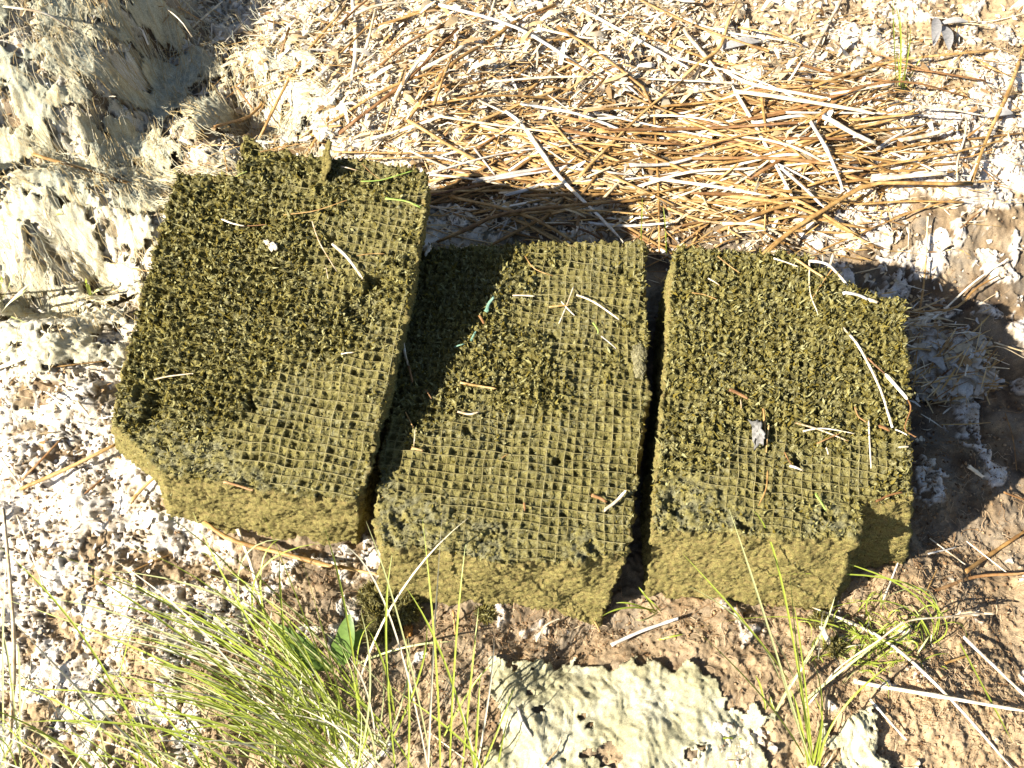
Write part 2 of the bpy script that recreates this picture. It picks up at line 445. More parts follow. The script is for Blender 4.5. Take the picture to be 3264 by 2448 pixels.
# ------------------------------------------------------------------ dried algae sheets lying over the ground
def compact(V, F, keep, attrs):
    F = F[keep[F].all(1)]
    used = np.zeros(len(V), bool); used[F] = True
    idx = np.cumsum(used) - 1
    return V[used], idx[F], {k: a[used] for k, a in attrs.items()}

def sheet(pix, step, lift, cols, seed, hole=0.16, rough=1.0):
    P = [tuple(G(u, v)[:2]) for u, v in pix]
    PA = np.array(P); lo, hi = PA.min(0) - 0.02, PA.max(0) + 0.02
    xs = np.arange(lo[0], hi[0], step); ys = np.arange(lo[1], hi[1], step)
    x, y = np.meshgrid(xs, ys)
    d = poly_dist(x, y, P) + 0.018 * fbm(x / 0.05, y / 0.05, 4, seed, 0.6)
    hn = fbm(x / 0.06, y / 0.045, 4, seed + 10, 0.55)
    edge = np.minimum(d, 0.06 * (hn + 0.62 - hole))
    ang = 0.6
    a = x * math.cos(ang) + y * math.sin(ang); b = -x * math.sin(ang) + y * math.cos(ang)
    wrp = 0.02 * fbm(x / 0.06, y / 0.06, 2, seed + 20)
    fib = fbm((a + wrp) / 0.004, (b + wrp) / 0.028, 3, seed + 30, 0.6)
    und = fbm(x / 0.05, y / 0.05, 3, seed + 40)
    fine = fbm(x / 0.007, y / 0.007, 3, seed + 44, 0.6)
    z = base_height(x, y) + 0.005 + lift * (0.55 + 0.45 * np.clip(edge / 0.012, 0, 1)) + rough * (0.0035 * und + 0.0022 * fib + 0.0016 * fine)
    # torn rims curl up
    z = z + 0.006 * np.exp(-(edge / 0.006) ** 2) * sstep(-0.1, 0.6, fbm(x / 0.03, y / 0.03, 2, seed + 50))
    c0, c1, c2 = [palette(c) for c in cols]
    t1 = sstep(-0.6, 0.6, fbm(x / 0.06, y / 0.06, 4, seed + 60))[..., None]; t2 = (0.5 * sstep(-0.2, 0.8, fib + 0.4 * und))[..., None]
    alb = mix(mix(c0, c1, t1), c2, t2) * (1 + 0.22 * fine[..., None])
    V = np.stack([x, y, z], -1).reshape(-1, 3)
    return compact(V, grid_faces(*x.shape), (edge > 0).ravel(), {'albedo': np.clip(alb, 0.02, 0.75).reshape(-1, 3)})

def place_sheet(name, args, label, cat, **kw):
    V, F, A = sheet(*args, **kw)
    o = mk(name, V, F, M['mat'], attrs=A)
    sm = o.modifiers.new('thickness', 'SOLIDIFY'); sm.thickness = 0.0016; sm.offset = -1
    return tag(o, label, cat, 'dried algae mats')

place_sheet('algae_mat', ([(-150, -60), (330, 60), (480, 90), (640, 120), (760, 260), (700, 430), (560, 560), (540, 680), (380, 720), (120, 640), (-150, 700)], 0.0021, 0.014,
            [(0.46, 0.43, 0.30), (0.36, 0.37, 0.29), (0.40, 0.30, 0.15)], 200), 'large fibrous cream and grey-green dried algae mat draped over the mound behind the torn block', 'algae mat', hole=0.27, rough=0.75)
place_sheet('algae_mat', ([(-120, 700), (200, 700), (480, 700), (520, 860), (430, 1000), (380, 1180), (200, 1200), (-120, 1180)], 0.0021, 0.018,
            [(0.60, 0.56, 0.44), (0.50, 0.48, 0.36), (0.50, 0.40, 0.22)], 300), 'dried algae mat full of holes beside the long edge of the torn block', 'algae mat', hole=0.34)
place_sheet('algae_mat', ([(760, 190), (1000, 170), (1130, 330), (1060, 440), (930, 470), (800, 430), (860, 330)], 0.0021, 0.010,
            [(0.44, 0.43, 0.34), (0.48, 0.47, 0.42), (0.42, 0.31, 0.16)], 400), 'small torn algae mat at the rim of the dark hollow behind the torn block', 'algae mat', hole=0.22)
place_sheet('algae_mat', ([(1600, 2120), (1760, 2105), (1960, 2120), (2120, 2080), (2260, 2140), (2330, 2280), (2420, 2320), (2480, 2560), (1560, 2560), (1590, 2300)], 0.0019, 0.001,
            [(0.33, 0.31, 0.19), (0.45, 0.43, 0.31), (0.28, 0.24, 0.13)], 500), 'pale green dried algae mat on the soil in front of the notched and middle blocks', 'algae mat', hole=-0.2, rough=0.8)
place_sheet('algae_mat', ([(2640, 2330), (2720, 2230), (2800, 2260), (2790, 2400), (2900, 2480), (2600, 2600)], 0.0019, 0.012,
            [(0.42, 0.39, 0.25), (0.50, 0.47, 0.32), (0.36, 0.29, 0.16)], 600), 'small curled algae scrap at the foot of the near grass tuft', 'algae mat', hole=0.12, rough=1.2)

# ------------------------------------------------------------------ the three blocks
NET = 0.0100
class Block: pass

def make_block(label, top, bottom, pits, seed, silt, dense, netdir):
    """top: photo pixels with height (back edge first, clockwise seen from above); bottom: photo pixels on the ground or None for a plumb side"""
    B = Block(); t = np.array(top, float)
    P = np.array([W(u, v, z) for u, v, z in top])
    A = np.c_[np.ones(len(P)), P[:, 0], P[:, 1]]
    pl, *_ = np.linalg.lstsq(A, P[:, 2], rcond=None); B.pl = pl
    P = Wplane(t[:, 0], t[:, 1], pl)
    Q = []
    for p, b in zip(P, bottom):
        if b is None: Q.append((p[0], p[1], -0.03))
        elif b[0] == 'in': Q.append((p[0] + b[1], p[1] + b[2], -0.03))
        else:
            q = W(b[0], b[1], 0.012)
            dz = (p[2] + 0.03) / max(p[2] - 0.012, 0.02)
            Q.append((p[0] + (q[0] - p[0]) * dz, p[1] + (q[1] - p[1]) * dz, -0.03))
    Q = np.array(Q); n = len(P)
    me = bpy.data.meshes.new('raw')
    fs = [list(range(n))[::-1], list(range(n, 2 * n))] + [[k, (k + 1) % n, n + (k + 1) % n, n + k] for k in range(n)]
    me.from_pydata(np.vstack([P, Q]).tolist(), [], fs); me.update()
    import bmesh
    bm = bmesh.new(); bm.from_mesh(me); bmesh.ops.recalc_face_normals(bm, faces=bm.faces); bm.to_mesh(me); bm.free()
    o = bpy.data.objects.new('raw', me); COL.objects.link(o)
    rm = o.modifiers.new('r', 'REMESH'); rm.mode = 'VOXEL'; rm.voxel_size = 0.0018; rm.use_smooth_shade = True
    dg = bpy.context.evaluated_depsgraph_get(); ev = o.evaluated_get(dg); em = ev.to_mesh()
    nv = len(em.vertices); V = np.empty(nv * 3, np.float32); em.vertices.foreach_get('co', V); V = V.reshape(-1, 3).astype(float)
    Nn = np.empty(nv * 3, np.float32); em.vertices.foreach_get('normal', Nn); Nn = Nn.reshape(-1, 3).astype(float)
    lt = np.empty(len(em.polygons), np.int32); em.polygons.foreach_get('loop_total', lt)
    li = np.empty(len(em.loops), np.int32); em.loops.foreach_get('vertex_index', li)
    F = li.reshape(-1, 4) if (lt == 4).all() else None
    ev.to_mesh_clear(); bpy.data.objects.remove(o); bpy.data.meshes.remove(me)
    # local frame: s along the netting's cross strands, q along its length
    a, b = [Wplane(np.array(k[0]), np.array(k[1]), pl) for k in netdir]
    eq = (a - b); eq = eq[:2] / np.linalg.norm(eq[:2]); es = np.array([eq[1], -eq[0]])
    org = P.mean(0); B.org, B.es, B.eq, B.P, B.Q = org, es, eq, P, Q
    def loc(x, y): return (x - org[0]) * es[0] + (y - org[1]) * es[1], (x - org[0]) * eq[0] + (y - org[1]) * eq[1]
    B.loc = loc
    B.zof = lambda x, y: pl[0] + pl[1] * x + pl[2] * y
    poly = [tuple(p[:2]) for p in P]; B.poly = poly
    def fields(x, y):
        s, q = loc(x, y)
        d = poly_dist(x, y, poly)
        nd = fbm(s / 0.09, q / 0.09, 3, seed, 0.6) * 0.5
        for u, v, r, wgt in dense:
            c = Wplane(np.array(u), np.array(v), pl); nd = nd + wgt * np.exp(-((x - c[0]) ** 2 + (y - c[1]) ** 2) / (2 * r * r))
        ms = sstep(-0.30, 0.45, nd + 0.25 * fbm(s / 0.02, q / 0.02, 3, seed + 61))
        sm = np.zeros_like(x)
        for u, v, r, wgt in silt:
            c = Wplane(np.array(u), np.array(v), pl); sm = np.maximum(sm, wgt * np.exp(-((x - c[0]) ** 2 + (y - c[1]) ** 2) / (2 * r * r)))
        sm = sstep(0.3, 0.7, sm + 0.2 * fbm(x / 0.04, y / 0.04, 3, seed + 3))
        return s, q, d, ms, sm
    B.fields = fields
    x, y, z = V.T
    s, q, d, ms, sm = fields(x, y)
    pn = np.array([-pl[1], -pl[2], 1.0]); pn /= np.linalg.norm(pn)
    dep = B.zof(x, y) - z
    topw = sstep(0.55, 0.85, Nn @ pn) * sstep(0.012, 0.003, dep)
    wob = 0.0016
    ss = s + wob * pn2(s / 0.05, q / 0.03, seed + 5) * 1.5; qq = q + wob * pn2(s / 0.03, q / 0.05, seed + 6) * 1.5
    ci, cj = np.floor(ss / NET), np.floor(qq / NET)
    cx = np.abs((ss / NET - ci) * 2 - 1); cy = np.abs((qq / NET - cj) * 2 - 1)
    rc = hash2(ci, cj, seed); rc2 = hash2(ci, cj, seed + 7)
    ridge = np.maximum(sstep(0.62, 0.98, cx), sstep(0.62, 0.98, cy))
    fine = fbm(s / 0.0045, q / 0.0045, 3, seed + 11, 0.65); mid = fbm(s / 0.011, q / 0.011, 3, seed + 15, 0.6); big = fbm(s / 0.06, q / 0.06, 3, seed + 19)
    grid_d = -0.0026 * (1 - ridge) * (0.35 + 0.9 * rc) - 0.0045 * sstep(0.82, 0.95, rc2) * (1 - ridge) + 0.0013 * fine + 0.0016 * mid - 0.0006
    dome = (1 - cx ** 2) * (1 - cy ** 2)
    rw = np.maximum(sstep(0.30, 0.92, cx) * 0.85, sstep(0.30, 0.92, cy)); ln6 = np.clip(0.55 + 0.8 * fbm(s / 0.007, q / 0.007, 2, seed + 69), 0, 1.3); moss_d = 0.0062 * rw * ln6 - 0.0036 * (1 - rw) * (0.4 + 0.9 * rc) + 0.0022 * fine + 0.0020 * mid - 0.0012 + 0.0035 * dome * sstep(0.8, 0.95, rc2)
    cre = np.abs(fbm(s / 0.020, q / 0.016, 3, seed + 65, 0.6)); silt_d = 0.0026 * mid + 0.0016 * fine - 0.0065 * sstep(0.16, 0.02, cre) * sstep(-0.1, 0.3, big + mid)
    dt = mix(mix(grid_d, moss_d, ms), silt_d, sm) + 0.0035 * big
    for u, v, r, dp in pits:
        c = Wplane(np.array(u), np.array(v), pl)
        rr = np.hypot(x - c[0], y - c[1]) / r + 0.75 * fbm(x / (r * 1.3), y / (r * 1.3), 3, seed + 23)
        dt = dt - dp * sstep(1.15, 0.6, rr) + 0.0012 * np.exp(-((rr - 1.2) / 0.25) ** 2)
    # ragged brim
    rim = np.exp(-(d / 0.008) ** 2) * topw
    dt = dt + rim * 0.0055 * fbm(s / 0.010, q / 0.010, 3, seed + 27)
    a1 = x * es[0] + y * es[1]; a2 = x * eq[0] + y * eq[1]
    lay = fbm((a1 + a2) / 0.03, z / 0.006, 3, seed + 31, 0.6); sf = fbm((a1 - a2 * 0.7) / 0.006, (z + 0.4 * a2) / 0.005, 3, seed + 35, 0.65); sb = fbm((a1 + a2) / 0.05, (z - a2 * .5) / 0.04, 3, seed + 39)
    ds = 0.0016 * lay + 0.0024 * sf + 0.005 * sb + 0.006 * np.exp(-(dep / 0.012) ** 2) * fbm((a1 + a2) / 0.014, z / 0.02, 3, seed + 67)
    # gouges and torn patches in the sides, most of all just under the brim and at the foot
    tear = sstep(0.25, 0.6, fbm((a1 + a2) / 0.022, z / 0.03, 3, seed + 43, 0.6)) * (np.exp(-(dep / 0.02) ** 2) * 0.8 + sstep(0.03, 0.0, z) * 0.8)
    ds = ds - 0.006 * tear
    V = V + Nn * (topw * dt + (1 - topw) * ds)[:, None]
    # crust colours, with the shade in recesses and gouges painted in dark
    olive = palette((0.108, 0.094, 0.026)); gold = palette((0.205, 0.177, 0.060)); silty = palette((0.225, 0.213, 0.125)); recess_shade = palette((0.026, 0.023, 0.010)); mud = palette((0.195, 0.148, 0.056))
    k1 = sstep(-0.5, 0.5, mid)[:, None]; k2 = sstep(-0.4, 0.6, fbm(s / 0.05, q / 0.05, 4, seed + 47))[:, None]; k3 = sstep(-0.2, 0.7, fine)[:, None]
    ctop = mix(mix(olive, gold, k1), mix(olive, silty, k3), k2 * 0.7)
    ctop = mix(ctop, mix(silty, gold, k1), (sm * 0.75)[:, None])
    ctop = mix(ctop, mix(gold, silty, k3), (ridge * (1 - ms) * (1 - sm) * 0.7)[:, None])
    ctop = mix(ctop, recess_shade, np.clip(sstep(-0.2, 0.8, -fine - 0.5 * mid) * (0.30 + 0.40 * ms), 0, 1)[:, None])
    cside = mix(mix(mud, gold, sstep(-0.6, 0.6, sf)[:, None]), olive, sstep(0, 0.8, lay + 0.3 * sb)[:, None] * 0.6)
    cside = mix(cside, recess_shade, (tear * 0.6)[:, None])
    alb = mix(cside, ctop, topw[:, None])
    root = empty('mossy_block', (org[0], org[1], 0), label, 'block', 'algae-covered netted blocks'); B.root = root
    V2, F2, A2 = compact(V, F, z > -0.008, {'albedo': np.clip(alb, 0.01, 0.5)})
    mk('block_core', V2, F2, M['moss'], root, A2)
    # netting
    sl, ql = loc(np.array([p[0] for p in P]), np.array([p[1] for p in P]))
    parts = []
    for axis in (0, 1):
        lo, hi = ((sl.min(), sl.max()), (ql.min(), ql.max()))[axis]
        o_lo, o_hi = ((ql.min(), ql.max()), (sl.min(), sl.max()))[axis]
        for k in range(int(math.floor(lo / NET)), int(math.ceil(hi / NET)) + 1):
            tt = np.arange(o_lo, o_hi, 0.004)
            ks = np.full_like(tt, k * NET)
            s_, q_ = (ks, tt) if axis == 0 else (tt, ks)
            s2 = s_ - wob * pn2(s_ / 0.05, q_ / 0.03, seed + 5) * 1.5; q2 = q_ - wob * pn2(s_ / 0.03, q_ / 0.05, seed + 6) * 1.5
            X = org[0] + s2 * es[0] + q2 * eq[0]; Yy = org[1] + s2 * es[1] + q2 * eq[1]
            _, _, d2, ms2, sm2 = fields(X, Yy)
            big2 = fbm(s_ / 0.06, q_ / 0.06, 3, seed + 19)
            ok = (d2 > 0.002) & (ms2 + 0.45 * pn2(s_ / 0.014, q_ / 0.014, seed + 51) < 0.62) & (sm2 + 0.3 * pn2(s_ / 0.015, q_ / 0.015, seed + 53) < 0.55)
            for u, v, r, dp in pits:
                c = Wplane(np.array(u), np.array(v), pl); ok &= np.hypot(X - c[0], Yy - c[1]) > r * 1.1
            Zz = B.zof(X, Yy) + 0.0035 * big2 + 0.0006 + (0.0003 if axis else 0) + 0.0006 * pn2(s_ / 0.02, q_ / 0.02, seed + 55)
            idx = np.flatnonzero(ok)
            if len(idx) < 2: continue
            for run in np.split(idx, np.flatnonzero(np.diff(idx) > 1) + 1):
                if len(run) < 3: continue
                parts.append(tube(np.c_[X[run], Yy[run], Zz[run]], 0.00045, k=4, cap=False))
    Vn, Fn = join(parts)
    nb = mk('netting', Vn - [0, 0, 0], Fn, M['netting'], root); tag(nb, kind='stuff')
    # tufts
    sidew = (1 - topw) * (Nn[:, 2] > -0.3)
    keep = rng.random(len(V)) < (topw * (0.14 + (0.10 + 0.75 * rw) * ms * (1 - sm) + 0.22 * sm + 0.25 * rim) + 0.16 * sidew) * (z > 0.0) * 0.95
    tip = V[keep]; nn = Nn[keep]; k = len(tip)
    tw = topw[keep]
    dirv = nn * (0.12 + 0.50 * tw[:, None]) + rng.normal(0, 0.7, (k, 3)) + np.array([0, 0, -0.30]) * (1 - tw[:, None])
    dirv /= np.linalg.norm(dirv, axis=1, keepdims=True)
    ln = (0.0024 + 0.0056 * rng.random(k) ** 2)[:, None] * (0.55 + 0.6 * ms[keep][:, None]) * (0.55 + 0.45 * tw[:, None])
    side = np.cross(dirv, rng.normal(0, 1, (k, 3))); side /= np.linalg.norm(side, axis=1, keepdims=True)
    wd = (0.0005 + 0.0011 * rng.random(k) ** 1.5)[:, None] * (0.6 + 0.5 * tw[:, None])
    curl = rng.normal(0, 0.45, (k, 3)) * ln
    p0 = tip - nn * 0.0006
    m_ = p0 + dirv * ln * 0.55; e_ = p0 + dirv * ln + curl * 0.6
    Vt = np.stack([p0 - side * wd * .6, p0 + side * wd * .6, m_ - side * wd, m_ + side * wd, e_], 1).reshape(-1, 3)
    i = np.arange(k)[:, None] * 5
    f4 = i + np.array([[0, 1, 3, 2]]); f3 = i + np.array([[2, 3, 4]])
    mt = mk('moss', Vt, [f4, f3], M['fluff'], root, smooth=False); tag(mt, kind='stuff')
    return B

ZB = [
    (565, 552, .235), (665, 556, .235), (757, 562, .238), (772, 470, .246), (782, 428, .252), (850, 478, .250), (1005, 500, .250), (1200, 505, .25), (1372, 548, .25),
    (1330, 830, .225), (1235, 1260, .195), (1142, 1596, .165), (980, 1585, .165), (760, 1545, .165), (520, 1510, .165), (440, 1430, .165), (362, 1345, .165), (372, 1270, .17), (455, 940, .20)]
BB = [None] * 8 + [('in', -.045, 0), ('in', -.04, 0), ('in', -.03, 0), (1140, 1730), (960, 1712), (760, 1680), (545, 1640), (500, 1530), (375, 1425), None, None]
block1 = make_block('tallest mossy block with a torn upright flap and stepped back edge', ZB, BB,
    [(490, 1290, .016, .014), (450, 1245, .010, .008), (797, 1282, .007, .012), (1165, 1000, .016, .007), (1195, 905, .010, .010), (1120, 930, .010, .007), (640, 1370, .006, .006),
     (520, 1415, .008, .007), (845, 705, .005, .010), (1055, 760, .006, .008), (515, 945, .011, .006), (690, 600, .016, .004), (1060, 540, .012, .004), (1110, 990, .007, .010), (560, 1200, .007, .005)],
    101, [(620, 1500, .045, .9), (500, 1420, .035, .8), (760, 1560, .03, .8), (420, 1300, .02, .7)], [(750, 950, .10, .9), (650, 1150, .06, .4), (1020, 1330, .05, -.9), (950, 1450, .04, -.8), (1100, 700, .06, -.35)],
    ((1372, 548), (1142, 1596)))
ZB = [(1290, 800, .138), (1420, 790, .14), (1700, 772, .14), (2052, 772, .14), (2066, 1180, .145), (2040, 1460, .15), (2002, 1768, .155), (1800, 1790, .155), (1600, 1800, .155), (1400, 1755, .155), (1215, 1742, .155), (1200, 1600, .152), (1240, 1300, .146)]
BB = [None] * 6 + [(1918, 1965), (1760, 1945), (1560, 1918), (1400, 1905), (1200, 1890), None, None]
block2 = make_block('middle mossy block half shaded by its taller neighbour', ZB, BB,
    [(1985, 852, .005, .012), (1775, 1465, .006, .010), (1760, 1065, .006, .007), (1490, 1375, .006, .008), (1330, 1755, .014, .008), (1270, 1650, .008, .006), (2010, 1180, .010, .005), (1560, 1715, .008, .005), (1890, 1740, .007, .005), (1640, 1340, .006, .005)],
    131, [(1300, 1700, .05, .9), (1550, 1740, .03, .8), (1850, 1740, .025, .7), (1240, 1560, .025, .6)], [(1600, 1200, .08, .8), (1450, 1050, .08, .5), (1800, 1500, .09, -.9), (1500, 1520, .06, -.6), (1850, 900, .07, -.5)],
    ((2056, 1000), (2010, 1700)))
ZB = [(2150, 790, .155), (2350, 800, .158), (2560, 812, .16), (2650, 884, .162), (2760, 930, .163), (2882, 962, .165), (2895, 1300, .17), (2905, 1580, .174), (2825, 1600, .173), (2742, 1600, .172), (2728, 1712, .172),
      (2560, 1720, .170), (2300, 1700, .168), (2080, 1690, .166), (2098, 1450, .162), (2125, 1150, .160)]
BB = [None] * 7 + [(2885, 1790), (2815, 1800), (2728, 1810), (2655, 1935), (2500, 1925), (2250, 1900), (2062, 1885), None, None]
block3 = make_block('mossy block with a square notch cut from its front corner', ZB, BB,
    [(2500, 912, .008, .012), (2265, 892, .008, .010), (2375, 1670, .007, .012), (2540, 1470, .007, .009), (2520, 1250, .006, .006), (2690, 1175, .006, .006), (2160, 1600, .014, .007), (2140, 1680, .008, .006), (2640, 1640, .008, .006)],
    161, [(2150, 1640, .04, .9), (2350, 1680, .03, .7), (2650, 1670, .03, .7)], [(2500, 1150, .12, .8), (2350, 950, .08, .6), (2700, 1350, .06, .3), (2450, 1540, .05, -.55), (2250, 1450, .05, -.1), (2700, 1520, .04, -.4)],
    ((2893, 1100), (2905, 1580)))
BLOCKS = [block1, block2, block3]

def Tp(B, u, v, up=0.004):
    pl = (B.pl[0] + up, B.pl[1], B.pl[2])
    return Wplane(np.asarray(float(u)), np.asarray(float(v)), pl)

# the flap of netting standing at the back of the tallest block
def flap():
    n, m_ = 26, 12
    base0, base1 = Tp(block1, 1028, 590, -0.002), Tp(block1, 1032, 520, -0.002)
    V, A = [], []
    for i in range(n):
        f = i / (n - 1)
        for j in range(m_):
            h = j / (m_ - 1)
            p = base0 + (base1 - base0) * f + np.array([0, 0, 1]) * 0.036 * h * (0.62 + 0.38 * f + 0.12 * math.sin(f * 9)) + np.array([0.012, 0.004, 0]) * (h ** 2)
            p = p + np.array([0.002, 0.001, 0.0015]) * rng.normal(0, 1, 3) * 0.5
            V.append(p); A.append(np.array((0.17, 0.14, 0.045)) * rng.uniform(0.5, 1.3))
    o = mk('netting_flap', np.array(V), grid_faces(n, m_), M['moss'], block1.root, {'albedo': np.array(A)})
    sm = o.modifiers.new('thickness', 'SOLIDIFY'); sm.thickness = 0.003
flap()

# ------------------------------------------------------------------ straws, stems and scraps
LAND = [(1550, 60, 'in far edge litter'), (1900, 60, 'in the far white chaff'), (1330, 330, 'behind the tallest block'), (1430, 560, 'in middle block shade'), (1900, 650, 'close behind the middle block'), (1650, 450, 'in the shaded straw'),
        (1850, 330, 'across white chaff'), (2250, 650, 'close behind the notched block'), (2250, 360, 'on top of the straw pile'), (2480, 250, 'below the soil bank'), (2600, 500, 'amid the straw pile'), (2100, 520, 'on the shaded pile edge'),
        (2950, 480, 'above the cracked crust'), (2870, 220, 'by the green rush'), (3130, 330, 'near the dead leaves'), (2680, 740, 'by the notched back corner'), (2150, 180, 'on the upper pile'),
        (3080, 760, 'over shaded crust'), (480, 60, 'atop the algae mound'), (300, 560, 'across the algae mound'), (760, 330, 'at the dark hollow'), (200, 850, 'by the algae mat holes'),
        (200, 1400, 'beside the chamfered corner'), (700, 1750, 'under the tallest block front'), (60, 2000, 'among the near grass'), (2950, 1800, 'past the square notch'),
        (2900, 2150, 'on near bare soil'), (2350, 2050, 'before the notched block'), (1700, 2050, 'before the middle block'), (3050, 1150, 'by the litter clump'), (900, 60, 'by shaded far crust')]
USED = {}
def describe(u, v, P, rad, colour, noun, o):
    P = np.asarray(P); d = P[-1] - P[0]; L = np.linalg.norm(np.diff(P, axis=0), axis=1).sum()
    if d[1] < 0: d = -d
    ang = math.degrees(math.atan2(d[1], d[0]))
    way = 'crosswise' if ang < 18 or ang > 162 else ('soilward' if ang < 68 else ('lengthwise' if ang < 112 else 'moundward'))
    size = ('long ' if L > 0.20 else 'short ' if L < 0.08 else '') + ('thick ' if rad > 0.0045 else 'thin ' if rad < 0.0026 else '')
    chord = np.linalg.norm(P[-1] - P[0]) / max(L, 1e-6)
    shape = 'bent ' if chord < 0.96 else 'bowed ' if chord < 0.993 else ''
    k = np.argmin([(u - a) ** 2 + (v - b) ** 2 for a, b, _ in LAND])
    USED.setdefault(f'{size}{shape}{colour} {noun} lying {way} {LAND[k][2]}', []).append((v, o))
def finish_labels():
    """of look-alikes in one spot, say which lies nearer to the blocks"""
    for base, L in USED.items():
        L.sort(key=lambda q: abs(q[0] - 1300))
        for k, (v, o) in enumerate(L):
            if len(L) == 1: extra = ''
            elif k == 0: extra = ', nearest the blocks'
            elif k == len(L) - 1: extra = ', farthest off'
            else: extra = ', ' + ('second', 'third', 'fourth', 'fifth')[min(k - 1, 3)] + ' nearest'
            tag(o, base + extra, 'straw', 'dry straws on the bank')

COLWORD = dict(golden='golden', pale='pale', silver='grey', brown='brown', white='white', greenstem='green', teal='faded green')
def straw(P, wpx, kind, label=None, cat='straw', name='straw', group='dry straws on the bank', flat=0.7, taper=0.25, n=12, uv=None, nodes=True):
    P = np.asarray(P, float)
    r = wpx / 2800 / 2
    path = smooth_path(P, n)
    t = np.linspace(0, 1, n)
    rad = r * (1 - taper * t) * (1 + 0.06 * rng.normal(0, 1, n))
    rad[0] *= 0.8; rad[-1] *= 0.55
    if nodes and r > 0.0022: rad[rng.integers(2, n - 2)] *= 1.22
    V, F = tube(path, rad, rad * flat, 7, rng.random() * 3)
    # split, torn ends
    V[:7] += rng.normal(0, r * 0.35, (7, 3)); V[-7:] += rng.normal(0, r * 0.4, (7, 3))
    o = mk(name, V, F, M[kind])
    return o, path, r

def on_ground(pts, wpx, layer):
    u = np.array([p[0] for p in pts], float); v = np.array([p[1] for p in pts], float)
    P = G(u, v, 0.0)
    r = wpx / 5600
    P = np.stack([W(a, b, p[2] + r * 0.7 + layer) for a, b, p in zip(u, v, P)])
    path = smooth_path(P, 24)
    over = H(path[:, 0], path[:, 1]) + r * 0.4 - path[:, 2]
    lift = max(0.0, float(over.max())) * 0.55
    P[:, 2] += lift
    return P

C2 = (1088, 0, .4919); C3 = (2176, 0, .4919); C1 = (0, 0, .4919); C4 = (0, 816, .4919); C5 = (1088, 816, .4919); C6 = (2176, 816, .4919); C7 = (0, 1632, .4919); C8 = (1088, 1632, .4919); C9 = (2176, 1632, .4919); CD = (700, 400, .3391)
def px(c, pts): return [(c[0] + a * c[2], c[1] + b * c[2]) for a, b in pts]

